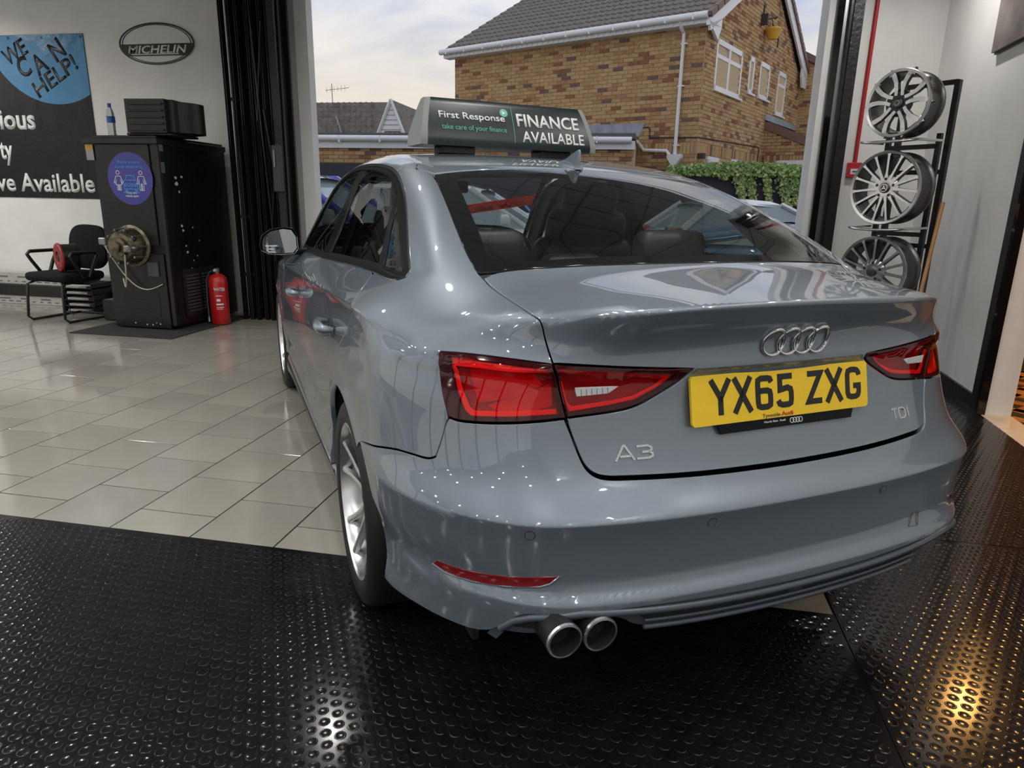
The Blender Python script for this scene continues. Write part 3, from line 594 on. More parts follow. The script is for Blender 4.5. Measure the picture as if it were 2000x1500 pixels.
# ------------------------------------------------------------------ the silver saloon car: a smooth solid described by fitted curves, cut into panels
def pchip(pts, sig=0.0, n=3001):
    pts=np.array(pts,float); x=pts[:,0]; y=pts[:,1]
    h=np.diff(x); d=np.diff(y)/h; m=np.zeros_like(y)
    for i in range(1,len(x)-1):
        if d[i-1]*d[i]>0:
            w1=2*h[i]+h[i-1]; w2=h[i]+2*h[i-1]; m[i]=(w1+w2)/(w1/d[i-1]+w2/d[i])
    m[0]=d[0]; m[-1]=d[-1]
    X=np.linspace(x[0],x[-1],n); k=np.clip(np.searchsorted(x,X)-1,0,len(x)-2); t=(X-x[k])/h[k]
    Y=(2*t**3-3*t**2+1)*y[k]+(t**3-2*t**2+t)*h[k]*m[k]+(-2*t**3+3*t**2)*y[k+1]+(t**3-t**2)*h[k]*m[k+1]
    if sig>0:
        dx=X[1]-X[0]; r=int(4*sig/dx)+1; g=np.exp(-.5*((np.arange(-r,r+1)*dx)/sig)**2); g/=g.sum()
        # linear extrapolation pad
        L=Y[0]+(Y[1]-Y[0])*np.arange(-r,0); R=Y[-1]+(Y[-1]-Y[-2])*np.arange(1,r+1)
        Y=np.convolve(np.concatenate([L,Y,R]),g,'valid')
    dx=X[1]-X[0]
    def f(q):
        q=np.asarray(q,float); s=(np.clip(q,X[0],X[-1])-X[0])/dx; i=np.clip(s.astype(int),1,n-3); u=s-i
        a,b,c,e=Y[i-1],Y[i],Y[i+1],Y[i+2]   # Catmull-Rom lookup keeps the derivative continuous
        return b+.5*u*(c-a+u*(2*a-5*b+4*c-e+u*(3*(b-c)+e-a)))
    return f
def sstep(a,b,x):
    t=np.clip((x-a)/(b-a),0,1); return t*t*(3-2*t)
def rint(a,b,r):
    # rounded intersection
    return np.minimum(np.maximum(a,b),-r)+np.hypot(np.maximum(a+r,0),np.maximum(b+r,0))
R0c=pchip([(.10,.16),(.2,.10),(.29,.058),(.345,.044),(.375,.039),(.395,.0372),(.405,.0372),(.408,.0385),(.43,.0565),(.455,.0612),(.50,.060),(.55,.0555),(.575,.0508),(.5825,.0495),(.5850,.0510),(.615,.081),(.64,.106),(.66,.120),(.685,.133),(.72,.148),(.76,.160),(.80,.168),(.84,.170),(.858,.167),(.866,.161),(.869,.1585),(.88,.159),(.90,.161),(.925,.157),(.95,.145),(.98,.125),(1.0,.113),(1.02,.101),(1.06,.08),(1.3,-.05)],.0012)
Bpc=pchip([(0,.012),(.45,.012),(.5825,.012),(.66,0),(2,0)],.0008)
Pc=pchip([(-.3,.74),(0,.80),(.2,.838),(.4,.866),(.65,.882),(.95,.889),(1.4,.882),(2.0,.882),(2.8,.884),(3.3,.888),(3.6,.889),(3.9,.87),(4.2,.80),(4.5,.66)],.08)
zcc=pchip([(-.2,.862),(.1,.872),(.3,.887),(.41,.897),(.57,.915),(.66,.928),(.80,.939),(1.0,.932),(1.2,.922),(1.64,.899),(2.07,.879),(2.6,.856),(3.2,.832),(4.5,.76)],.05)
zbc=pchip([(-.2,1.05),(.3,1.045),(.7,1.035),(1.0,1.017),(1.5,1.002),(2.0,.985),(2.5,.963),(3.05,.932),(3.5,.90),(4.5,.80)],.06)
Wbc=pchip([(-.2,.60),(.2,.655),(.6,.715),(1.0,.755),(1.5,.772),(2.0,.778),(2.5,.776),(3.0,.762),(3.5,.735),(4.5,.60)],.08)
Sc=pchip([(-.80,-.14),(-.74,-.075),(-.70,-.035),(-.66,-.014),(-.62,-.005),(-.58,-.004),(-.53,-.012),(-.47,-.014),(-.40,-.006),(-.30,.0),(-.20,-.001),(-.12,-.008),(-.06,-.015),(-.03,-.0185),(-.010,-.0185),(-.002,-.0125),(0,-.012),(.2,-.012)],.0035)
Hc=pchip([(0,0),(.12,.10),(.3,.27),(.6,.58),(.85,.85),(1,1)],.0)
T0c=pchip([(-.3,1.0),(-.1,1.008),(.05,1.014),(.107,1.0175),(.15,1.0225),(.25,1.034),(.36,1.0455),(.46,1.057),(.53,1.076),(.62,1.106),(.75,1.157),(1.0,1.243),(1.25,1.316),(1.42,1.353),(1.6,1.379),(1.9,1.402),(2.2,1.407),(2.5,1.398),(2.75,1.374),(3.0,1.30),(3.3,1.172),(3.6,1.045),(3.75,.985),(4.0,.93),(4.25,.85),(4.42,.72),(4.6,.5)],.02)
def Tf(x,y):
    x2=x*x
    cd=.076*x2+.115*x2*x2+.21*x2**3
    cr=.045*x2+.05*x2*x2
    w=sstep(.45,1.3,y)
    wf=sstep(2.7,3.4,y)
    return T0c(y)-(1-w)*cd-w*((1-wf)*cr+wf*(.11*x2+.05*x2*x2))
def plan(x,z):
    x2=x*x
    return .10*x2+.19*x2*x2
def Wf(y,z):
    zc=zcc(y); zb=zbc(y); P=Pc(y)
    lo=P+Sc(z-zc)
    bump=Bpc(z)*sstep(.40,.52,z)*sstep(.74,.50,y)
    lo=lo+bump
    for yc in (.951,3.588):
        r=np.hypot(y-yc,z-.325)
        lo=lo+.007*np.exp(-((r-.352)/.032)**2)
    wc=P-.012
    v=(z-zc)/(zb-zc)
    mid=wc+(Wbc(y)-wc)*Hc(np.clip(v,0,1))
    up=Wbc(y)-.47*(z-zb)
    return np.where(z<=zc,lo,np.where(z<zb,mid,up))
def body(p):
    x=np.abs(p[...,0]);y=p[...,1];z=p[...,2]
    fw=x-Wf(y,z)
    fr=(R0c(z)+plan(x,z))-y
    ff=y-(4.44-.25*x*x-.5*x**4)
    g=rint(fw*.93,fr*.93,.24+.10*sstep(.78,.95,z))
    g=rint(g,ff,.2)
    ft=z-Tf(x,y)
    rr=.010+.028*sstep(.2,.5,y)+.06*sstep(.6,1.2,y)
    return rint(g,ft*.95,rr)
def normal(p,h=.0015):
    n=np.stack([body(p+np.eye(3)[i]*h)-body(p-np.eye(3)[i]*h) for i in range(3)],-1)
    return n/np.linalg.norm(n,axis=-1,keepdims=True)
def cast_out(o,d,tmax=4.0):
    # from inside point o along d outwards to surface (star shaped)
    lo=np.zeros(d.shape[:-1]); hi=np.full(d.shape[:-1],tmax)
    for i in range(42):
        m=(lo+hi)/2; inside=body(o+d*m[...,None])<0
        lo=np.where(inside,m,lo); hi=np.where(inside,hi,m)
    return o+d*((lo+hi)/2)[...,None]
mat('paint', (.168, .205, .246), .42, metal=.5, coat=1.0, coatr=.012, spec=.5)
MATS['paint'].node_tree.nodes['Principled BSDF'].inputs['Coat IOR'].default_value = 1.7
mat('trim_black', (.006, .006, .007), .25, spec=.14)
mat('trim_satin', (.006, .006, .007), .4, spec=.07)
mat('diffuser_grey', (.075, .09, .11), .34, metal=.3)
mat('shut_dark', (.01, .01, .01), .8)
mat('lamp_red_dark', (.30, .006, .014), .25, coat=.6); mat('lamp_red', (.55, .010, .03), .2, coat=.6); mat('lamp_red_bright', (.95, .10, .13), .2, coat=.6, emit=(1, .05, .05), estr=.0); mat('lamp_black_red', (.035, .002, .004), .08)
glass('lens_red', (.92, .20, .20), 1.0, 1.5); glass('lens_clear', (.95, .95, .95), 1.0, 1.5); mat('reverse_white', (.55, .55, .56), .2)
glass('clear_glass', (.88, .93, .92), 1.0, 1.5); glass('car_glass', (.38, .43, .41), 1.0, 1.75); glass('rear_glass', (.88, .93, .90), 1.0, 1.52)
mat('reflector_red', (.17, .006, .008), .15, coat=.8)
mat('plate_yellow', (.80, .53, .008), .35, coat=.3); mat('plate_black', (.006, .006, .006), .35)
mat('interior', (.018, .018, .019), .8); mat('interior_grey', (.05, .05, .05), .8, noise=(60, .2)); mat('leather', (.016, .016, .017), .45); mat('belt_grey', (.20, .20, .21), .7)
mat('tyre', (.006, .006, .006), .6, bump=(60, .15, .003)); mat('banner_red', (.50, .035, .03), .5); mat('banner_text', (.70, .66, .48), .5)
for q_ in ('banner_red', 'banner_text'):      # thin vinyl: daylight shines through it
    n_t = MATS[q_].node_tree; b_ = n_t.nodes['Principled BSDF']; t_l = n_t.nodes.new('ShaderNodeBsdfTranslucent'); t_l.inputs[0].default_value = b_.inputs['Base Color'].default_value
    m_x = n_t.nodes.new('ShaderNodeMixShader'); m_x.inputs[0].default_value = .55; n_t.links.new(b_.outputs[0], m_x.inputs[1]); n_t.links.new(t_l.outputs[0], m_x.inputs[2]); n_t.links.new(m_x.outputs[0], n_t.nodes['Material Output'].inputs[0])
mat('mirror_face', (.55, .56, .58), .02, metal=1.0); mat('brake_steel', (.30, .29, .28), .4, metal=.9)
CAR = thing('saloon_car', 'silver blue four door saloon car with yellow rear number plate in the showroom', 'car', (.426, 1.462, 0), rz=math.radians(33.281))
def smooth_loop(P, it=2):
    """corner-cutting that keeps real corners"""
    for _ in range(it):
        n = len(P); Q = []
        for i in range(n):
            a, b, c = P[i-1], P[i], P[(i+1) % n]
            u, v = b-a, c-b; cs = np.dot(u, v)/max(1e-9, np.linalg.norm(u)*np.linalg.norm(v))
            if cs < .72: Q.append(b)
            else: Q += [b-.25*u, b+.25*v]
        P = np.array(Q)
    return P
def resample(P, h):
    out = []; n = len(P)
    for i in range(n):
        a, b = P[i], P[(i+1) % n]; k = max(1, int(math.ceil(np.linalg.norm(b-a)/h)))
        out += [a+(b-a)*j/k for j in range(k)]
    return np.array(out)
def inside(poly, q):
    x, y = q[:, 0], q[:, 1]; r = np.zeros(len(q), bool); n = len(poly)
    for i in range(n):
        (x0, y0), (x1, y1) = poly[i-1], poly[i]
        if y0 == y1: continue
        c = (y0 > y) != (y1 > y); r ^= c & (x < (x1-x0)*(y-y0)/(y1-y0)+x0)
    return r
class Chart:
    """stereographic chart around a direction, rays from an inner point"""
    def __init__(s, ctr, mean):
        s.o = np.array(ctr, float); n = np.array(mean, float)-s.o; s.n = n/np.linalg.norm(n)
        h = np.array((0, 0, 1.)) if abs(s.n[2]) < .8 else np.array((0, 1., 0)); s.e1 = np.cross(h, s.n); s.e1 /= np.linalg.norm(s.e1); s.e2 = np.cross(s.n, s.e1)
    def to2(s, P):
        d = P-s.o; d = d/np.linalg.norm(d, axis=-1, keepdims=True); k = 2/(1+d@s.n)
        return np.stack([(d@s.e1)*k, (d@s.e2)*k], -1)
    def dirs(s, q):
        r2 = (q**2).sum(-1, keepdims=True); k = 4/(4+r2)
        return k*(q[:, :1]*s.e1+q[:, 1:]*s.e2)+((4-r2)/(4+r2))*s.n
def surf(P, ctr, off=0.):
    P = np.array(P, float); d = P-np.array(ctr); d /= np.linalg.norm(d, axis=-1, keepdims=True)
    Q = cast_out(np.array(ctr, float), d); return Q+normal(Q)*off if off else Q
REARC = (0, 1.1, .62)
PANELS = {}
def panel(name, loop, m, ctr=REARC, h=.03, off=0., flange=.016, gap=.0018, inner=None, mats=None, rows=(), sm=2, parent=None, mirror=False, holes=()):
    P = np.array(loop, float)
    P = resample(smooth_loop(P, sm) if sm else P, h*.75)
    S = surf(P, ctr); ch = Chart(ctr, S.mean(0)); q = ch.to2(S)
    area = .5*np.sum(q[:, 0]*np.roll(q[:, 1], -1)-np.roll(q[:, 0], -1)*q[:, 1])
    if area < 0: q = q[::-1]; S = S[::-1]
    # shut-line gap: pull the outline in a little
    dist = np.linalg.norm(S-ch.o, axis=1); e = np.roll(q, -1, 0)-np.roll(q, 1, 0); e /= np.linalg.norm(e, axis=1, keepdims=True)+1e-12
    q = q+np.stack([-e[:, 1], e[:, 0]], 1)*(gap/dist)[:, None]
    k = len(q); cons = [list(range(k))]; pts = [q]; edges = []; inn2 = []
    for lp in ([inner] if inner is not None else []):
        I = resample(smooth_loop(np.array(lp, float), 2), h*.75); qi = ch.to2(surf(I, ctr)); b0 = sum(len(x) for x in pts); pts.append(qi); n = len(qi)
        edges += [(b0+i, b0+(i+1) % n) for i in range(n)]; inn2.append(qi)
    # interior grid
    D = float(np.median(dist)); st = h/D; mn, mxx = q.min(0), q.max(0); g = []
    ny = int((mxx[1]-mn[1])/(st*.866))+2; nx = int((mxx[0]-mn[0])/st)+2
    gy, gx = np.mgrid[0:ny, 0:nx]; G = np.stack([mn[0]+(gx+.5*(gy % 2))*st, mn[1]+gy*st*.866], -1).reshape(-1, 2)
    G = G[inside(q, G)]
    for R in rows:
        r2 = ch.to2(surf(np.array(R, float), ctr)); G = G[np.min(np.linalg.norm(G[:, None]-r2[None], axis=2), 1) > st*.5] if len(G) else G
    for R in rows:
        r2 = ch.to2(surf(np.array(R, float), ctr)); r2 = r2[inside(q, r2)]; g.append(r2)
    G = np.concatenate([G]+g) if g else G
    B = np.concatenate(pts)
    if len(G):
        keep = np.ones(len(G), bool)
        for i in range(0, len(G), 2000): keep[i:i+2000] = np.min(np.linalg.norm(G[i:i+2000, None]-B[None], axis=2), 1) > st*.38
        G = G[keep]
    A = np.concatenate([B, G])
    r = delaunay_2d_cdt([Vector(v) for v in A], edges, cons, 1, 1e-7)
    V2 = np.array([v[:] for v in r[0]]); F = [tuple(f) for f in r[2]]; orig = r[3]
    Q = cast_out(ch.o, ch.dirs(V2)); Nn = normal(Q); X = Q+Nn*off
    mi = [0]*len(F)
    if inn2:
        c = np.array([V2[list(f)].mean(0) for f in F]); ins = inside(inn2[0], c); mi = [1 if t else 0 for t in ins]
    # outline order -> flange
    idx = {}
    for vi, oo in enumerate(orig):
        for o_ in oo:
            if o_ < k: idx[o_] = vi
    bd = [idx[i] for i in range(k) if i in idx]; bd = [b for i, b in enumerate(bd) if b != bd[i-1]]
    VV = X.tolist(); NN = Nn.tolist()
    if flange:
        Bx = X[bd]; Bn = Nn[bd]; t = np.roll(Bx, -1, 0)-np.roll(Bx, 1, 0); t /= np.linalg.norm(t, axis=1, keepdims=True)+1e-12
        outw = np.cross(t, Bn); nb = len(bd); base = len(VV)
        r1 = Bx+outw*.0012-Bn*.0014; r2 = r1-Bn*flange-outw*.004
        VV += r1.tolist()+r2.tolist(); NN += (outw*.8+Bn*.6).tolist()+outw.tolist()
        for i in range(nb):
            j = (i+1) % nb
            F += [(bd[i], base+i, base+j, bd[j]), (base+i, base+nb+i, base+nb+j, base+j)]; mi += [0, 0]
    out = []
    for s in ((1, -1) if mirror else (1,)):
        v = np.array(VV); n = np.array(NN); FF = F
        if s < 0: v = v*(-1, 1, 1); n = n*(-1, 1, 1)
        f0 = F[0]; a = np.cross(v[f0[1]]-v[f0[0]], v[f0[2]]-v[f0[0]])
        if a@n[f0[0]] < 0: FF = [tuple(reversed(f)) for f in F]
        me = bpy.data.meshes.new(name); me.from_pydata(v.tolist(), [], FF)
        for x in (mats or [m]): me.materials.append(x)
        me.polygons.foreach_set('material_index', mi); me.polygons.foreach_set('use_smooth', [True]*len(FF)); me.update()
        n /= np.linalg.norm(n, axis=1, keepdims=True)+1e-12
        me.normals_split_custom_set_from_vertices(n.tolist())
        out.append(link(name, me, parent or CAR))
    return out if mirror else out[0]
def sym(half):
    """half outline from the centre line (x=0) round to x=0 again -> full outline"""
    H = [tuple(p) for p in half]; return H+[(-x, y, z) for x, y, z in reversed(H) if abs(x) > 1e-6]
def mir(P): return [(-x, y, z) for x, y, z in P]
# ---- outlines measured on the car (left half, car axes: x right, y forward, z up)
LID_SHUT = [(-.536, .208, .776), (-.533, .203, .756), (-.523, .191, .723), (-.515, .177, .694), (-.506, .166, .675), (-.490, .156, .662), (-.465, .148, .656), (-.42, .139, .654), (-.318, .125, .650), (-.208, .116, .647), (0, .113, .645)]
LID_UP = [(-.566, .221, .891), (-.573, .232, .917), (-.580, .239, .944), (-.585, .241, .967), (-.589, .247, .979), (-.592, .311, .990), (-.592, .414, 1.001), (-.598, .502, 1.016), (-.600, .545, 1.030)]
LAMP_I = [(-.563, .219, .891), (-.476, .192, .885), (-.377, .177, .877), (-.254, .168, .868), (-.276, .178, .845), (-.332, .182, .816), (-.380, .186, .793), (-.434, .191, .785), (-.533, .208, .777), (-.543, .215, .821), (-.558, .214, .867)]
LAMP_I_IN = [(-.556, .214, .883), (-.475, .192, .875), (-.375, .18, .866), (-.289, .176, .858), (-.332, .183, .827), (-.384, .187, .804), (-.434, .193, .796), (-.527, .208, .786), (-.535, .213, .805), (-.547, .216, .85)]
LAMP_O = [(-.763, .384, .886), (-.756, .383, .897), (-.715, .339, .900), (-.642, .270, .898), (-.572, .224, .892), (-.566, .221, .891), (-.560, .215, .867), (-.546, .216, .821), (-.536, .208, .776), (-.593, .222, .771), (-.649, .246, .766), (-.701, .282, .761), (-.739, .317, .759), (-.754, .334, .763), (-.761, .351, .791), (-.763, .374, .844)]
LAMP_O_IN = [(-.744, .364, .889), (-.693, .309, .89), (-.638, .262, .887), (-.576, .222, .881), (-.569, .218, .867), (-.558, .22, .834), (-.550, .213, .783), (-.648, .249, .776), (-.701, .284, .77), (-.72, .3, .769), (-.728, .311, .779), (-.737, .334, .82), (-.742, .354, .867)]
BL_SIDE = [(-.603, .587, 1.044), (-.598, .678, 1.082), (-.586, .788, 1.132), (-.562, .958, 1.202), (-.525, 1.217, 1.291)]
BL_TOP = [(-.525, 1.217, 1.291), (-.45, 1.243, 1.303), (-.332, 1.262, 1.313), (-.18, 1.284, 1.322), (0, 1.293, 1.327)]
BL_BOT = [(0, .500, 1.066), (-.176, .505, 1.065), (-.418, .532, 1.057), (-.56, .572, 1.047), (-.603, .587, 1.044)]
SEAM = [(-.884, .679, .610), (-.855, .462, .663), (-.824, .396, .668), (-.795, .348, .668), (-.782, .336, .677), (-.769, .335, .712), (-.759, .336, .750), (-.754, .334, .763)]
ARCH_R = [(-.884, .951+.352*math.cos(a), .325+.352*math.sin(a)) for a in np.linspace(math.radians(136), math.radians(-5), 22)]
BELT_R = [(-.735, .742, 1.030), (-.747, .722, 1.019), (-.757, .745, 1.013), (-.761, .80, 1.011), (-.760, 1.013, 1.010)]
RDOOR_SHUT = [(-.760, 1.013, 1.010), (-.82, .90, .975), (-.873, .803, .938), (-.873, .806, .915), (-.876, .845, .881), (-.883, .946, .820), (-.886, 1.065, .756), (-.888, 1.125, .690), (-.886, 1.225, .60), (-.88, 1.30, .50), (-.873, 1.36, .40), (-.870, 1.42, .325), (-.868, 1.47, .310)]
BSHUT = [(-.787, 2.075, .969), (-.838, 2.092, .925), (-.867, 2.115, .880), (-.872, 2.17, .82), (-.881, 2.222, .665), (-.882, 2.235, .56), (-.875, 2.235, .45), (-.868, 2.235, .310)]
DLO = [(-.735, .742, 1.030), (-.722, .799, 1.057), (-.693, .928, 1.123), (-.648, 1.122, 1.208), (-.622, 1.285, 1.263), (-.605, 1.42, 1.295), (-.598, 1.55, 1.316), (-.593, 1.771, 1.334), (-.580, 2.174, 1.348), (-.588, 2.42, 1.333), (-.62, 2.64, 1.282), (-.675, 2.87, 1.185), (-.73, 3.07, 1.06), (-.775, 3.26, .935)]
DLO_LOW = [(-.775, 3.26, .930), (-.79, 3.0, .938), (-.79, 2.6, .953), (-.787, 2.075, .969), (-.772, 1.5, .993), (-.760, 1.013, 1.010), (-.761, .80, 1.011), (-.757, .745, 1.013), (-.747, .722, 1.019)]
def planelip(x, dz): return [(x, float(R0c(1.0175))+float(plan(np.float64(abs(x)), 0))-.004, 1.0)]
xs = np.linspace(-.60, .60, 61)
def lip_curve(dy, dz):
    out = []
    for x in xs:
        y = .107+float(plan(x, 0)); z = float(Tf(np.float64(x), np.float64(y))); out.append((x, y+dy, z+dz))
    return out
lip_rows = [lip_curve(0, 0), lip_curve(.006, .001), lip_curve(.013, .002), lip_curve(.024, .003), lip_curve(.0, -.006), lip_curve(.0, -.012), lip_curve(.004, -.022), lip_curve(.006, -.034), lip_curve(.01, -.05)]
def zrow(z, x0=.5, n=51): return [(x, float(R0c(z))+float(plan(x, 0)), z) for x in np.linspace(-x0, x0, n)]
tail_rows = [zrow(z) for z in (.862, .867, .871, .876, .885, .90)]
lid = sym(list(reversed(LID_SHUT)) + list(reversed(LAMP_I[4:9])) + [LAMP_I[3], LAMP_I[2], LAMP_I[1]] + LID_UP + [(-.56, .560, 1.045), (-.418, .520, 1.057), (-.176, .494, 1.064), (0, .489, 1.065)])
panel('boot_lid', lid, MT['paint'], h=.022, gap=.0048, rows=lip_rows+tail_rows, flange=.02)
panel('rear_window', sym(BL_BOT+BL_SIDE[1:-1]+BL_TOP), None, ctr=(0, 1.1, .5), h=.05, off=-.002, flange=.012, inner=sym([(0, .553, 1.072), (-.433, .569, 1.069), (-.535, .60, 1.066), (-.552, .61, 1.066), (-.555, .628, 1.071), (-.546, .685, 1.097), (-.53, .787, 1.142), (-.505, .957, 1.209), (-.476, 1.138, 1.271), (-.461, 1.166, 1.281), (-.437, 1.188, 1.289), (-.288, 1.216, 1.303), (0, 1.240, 1.312)]), mats=[MT['black_gloss'], MT['rear_glass']])
# side body: quarter panel with pillar and the rail above the windows
rail_up = [(-.525, 1.217, 1.291), (-.530, 1.40, 1.335), (-.535, 1.7, 1.365), (-.535, 2.1, 1.375), (-.54, 2.45, 1.355), (-.565, 2.70, 1.30), (-.62, 2.92, 1.205), (-.69, 3.16, 1.06), (-.745, 3.36, .945)]
quarter = [(-.566, .221, .891)]+LID_UP[1:]+BL_SIDE+[(-.560, 1.30, 1.300), (-.575, 1.42, 1.318), (-.598, 1.47, 1.304)]+list(reversed(DLO[:6]))[0:]+BELT_R[1:]+RDOOR_SHUT[1:10]+list(ARCH_R[3:])
ARCH_DOWN = [a for a in ARCH_R]
quarter = LID_UP+BL_SIDE+[(-.560, 1.33, 1.310), (-.575, 1.43, 1.322), (-.603, 1.44, 1.299)]+[DLO[4], DLO[3], DLO[2], DLO[1], DLO[0]]+BELT_R[1:]+RDOOR_SHUT[1:-1]+[(-.868, 1.43, .300)]+[(-.872, .951+.352*math.cos(a), .325+.352*math.sin(a)) for a in np.linspace(math.radians(-3), math.radians(133), 24)]+SEAM+list(LAMP_O[15:0:-1])[0:1]+[LAMP_O[0], LAMP_O[1], LAMP_O[2], LAMP_O[3], LAMP_O[4]]
lipS = [(x, y, z) for x, y, z in [p for p in ()]]
xs = np.linspace(-.80, -.58, 16)
panel('quarter_panel', quarter, MT['paint'], ctr=(0, .95, .66), h=.026, mirror=True, rows=[lip_curve(0, 0), lip_curve(.008, .001), lip_curve(.02, .002), lip_curve(.0, -.01), lip_curve(.004, -.025)]+[[(-.86, y, float(zcc(y))+dz) for y in np.linspace(.42, .86, 24)] for dz in (-.03, -.012, -.004, .003, .012)])
panel('side_rail', [(-.562, 1.335, 1.312)]+rail_up[1:]+[(-.775, 3.40, .90), (-.785, 3.28, .925)]+list(reversed(DLO[6:]))+[(-.605, 1.445, 1.300), (-.577, 1.435, 1.324)], MT['paint'], ctr=(0, 2.0, .8), h=.04, mirror=True, gap=.0005)
panel('roof', sym([(0, 1.299, 1.329), (-.18, 1.290, 1.324), (-.332, 1.268, 1.315), (-.45, 1.249, 1.305), (-.524, 1.232, 1.296), (-.555, 1.33, 1.31)]+rail_up[1:5]+[(-.545, 2.52, 1.34), (-.30, 2.68, 1.365), (0, 2.72, 1.37)]), MT['paint'], ctr=(0, 2.0, .6), h=.06, sm=1, gap=.001)
panel('windscreen', sym([(0, 2.735, 1.368), (-.30, 2.695, 1.36), (-.535, 2.56, 1.33), (-.56, 2.71, 1.295), (-.615, 2.93, 1.20), (-.685, 3.17, 1.055), (-.735, 3.36, .95), (-.5, 3.50, .98), (0, 3.60, 1.02)]), None, ctr=(0, 2.6, .6), h=.08, off=-.002, flange=.01, mats=[MT['black_gloss'], MT['clear_glass']], inner=sym([(0, 2.80, 1.35), (-.28, 2.77, 1.343), (-.50, 2.68, 1.31), (-.53, 2.75, 1.28), (-.585, 2.97, 1.185), (-.645, 3.18, 1.06), (-.675, 3.30, .99), (-.45, 3.42, 1.01), (0, 3.50, 1.045)]))
panel('bonnet', sym([(0, 3.61, 1.02), (-.5, 3.51, .975), (-.72, 3.42, .93), (-.77, 3.6, .86), (-.74, 3.95, .80), (-.62, 4.25, .74), (0, 4.36, .76)]), MT['paint'], ctr=(0, 3.4, .3), h=.09)
panel('front_wing', [(-.742, 3.37, .945), (-.79, 3.25, .92), (-.85, 3.17, .86), (-.878, 3.16, .70), (-.880, 3.165, .50), (-.868, 3.18, .312)]+[(-.885, 3.588+.352*math.cos(a), .325+.352*math.sin(a)) for a in np.linspace(PI+.05, .25, 22)]+[(-.80, 4.12, .50), (-.74, 4.16, .66), (-.72, 4.06, .77), (-.752, 3.9, .80), (-.78, 3.6, .858), (-.735, 3.43, .925)], MT['paint'], ctr=(0, 3.3, .55), h=.05, mirror=True)
panel('front_bumper', sym([(0, 4.40, .745), (-.55, 4.26, .73), (-.70, 4.12, .69), (-.73, 4.17, .62), (-.80, 4.10, .48), (-.84, 3.96, .38), (-.84, 3.95, .25), (-.7, 4.2, .2), (0, 4.42, .2)]), MT['paint'], ctr=(0, 3.3, .45), h=.09)
door_r = [RDOOR_SHUT[0]]+[(-.772, 1.5, .990), (-.785, 2.0, .969)]+BSHUT+[(-.868, 1.85, .310)]+list(reversed(RDOOR_SHUT[1:]))
def crease_rows(y0, y1): return [[(-.87, y, float(zcc(y))+dz) for y in np.linspace(y0, y1, 40)] for dz in (-.03, -.012, -.004, .003, .012)]
panel('rear_door', door_r, MT['paint'], ctr=(0, 1.55, .62), h=.03, mirror=True, gap=.0028, rows=crease_rows(.83, 2.1))
panel('front_door', [BSHUT[0]]+[(-.79, 2.6, .951), (-.788, 3.0, .936), (-.778, 3.235, .925), (-.85, 3.16, .86), (-.876, 3.15, .70), (-.878, 3.155, .50), (-.868, 3.165, .31), (-.868, 2.7, .31)]+list(reversed(BSHUT[1:])), MT['paint'], ctr=(0, 2.6, .62), h=.035, mirror=True, gap=.0028, rows=crease_rows(2.13, 3.12))
# rear bumper
ARCH_B = [(-.884, .680, .606), (-.881, .655, .590), (-.879, .60, .55), (-.872, .545, .48), (-.866, .505, .41), (-.864, .49, .36), (-.868, .495, .312)]
BUMP_LOW = [(-.837, .369, .320), (-.79, .283, .316), (-.715, .191, .314), (-.683, .156, .355), (-.665, .141, .376), (-.64, .126, .387), (-.518, .082, .394), (-.322, .053, .391), (-.15, .042, .386), (0, .038, .382)]
bump = sym([(0, .110, .641)]+[(x, y-.004, z-.004) for x, y, z in reversed(LID_SHUT[:-1])][:-1]+[(-.540, .208, .773), (-.593, .221, .768), (-.649, .245, .763), (-.701, .281, .758), (-.739, .316, .756), (-.752, .332, .760)]+[(x, y, z-.003) for x, y, z in reversed(SEAM[:-1])]+ARCH_B[1:]+BUMP_LOW)
xs = np.linspace(-.80, .80, 81)
def brow(z): return [(x, float(R0c(z))+float(plan(x, 0))-.002, z) for x in xs]
panel('rear_bumper', bump, MT['paint'], h=.026, rows=[brow(z) for z in (.388, .396, .402, .405, .4075, .411, .42, .426, .430, .434, .442, .455, .56, .572, .579, .5815, .5835, .586, .592, .60, .61)]+[[(sx*.87, y, z) for y in np.linspace(.30, .66, 22)] for sx in (-1, 1) for z in (.572, .579, .5835, .588, .596)], flange=.02, gap=.0026)
# sill skirt with dark strip
panel('side_skirt', [(-.868, 1.43, .295), (-.868, 2.2, .304), (-.868, 3.17, .304), (-.86, 3.20, .20), (-.80, 3.1, .135), (-.80, 2.2, .135), (-.80, 1.30, .15), (-.862, 1.30, .22)], MT['paint'], ctr=(0, 2.3, .45), h=.04, mirror=True)
panel('skirt_strip', [(-.872, 1.36, .262), (-.870, 2.2, .268), (-.870, 3.18, .27), (-.869, 3.18, .245), (-.868, 2.2, .238), (-.868, 1.34, .232)], MT['trim_black'], ctr=(0, 2.3, .45), h=.04, mirror=True, off=.002, flange=.004)
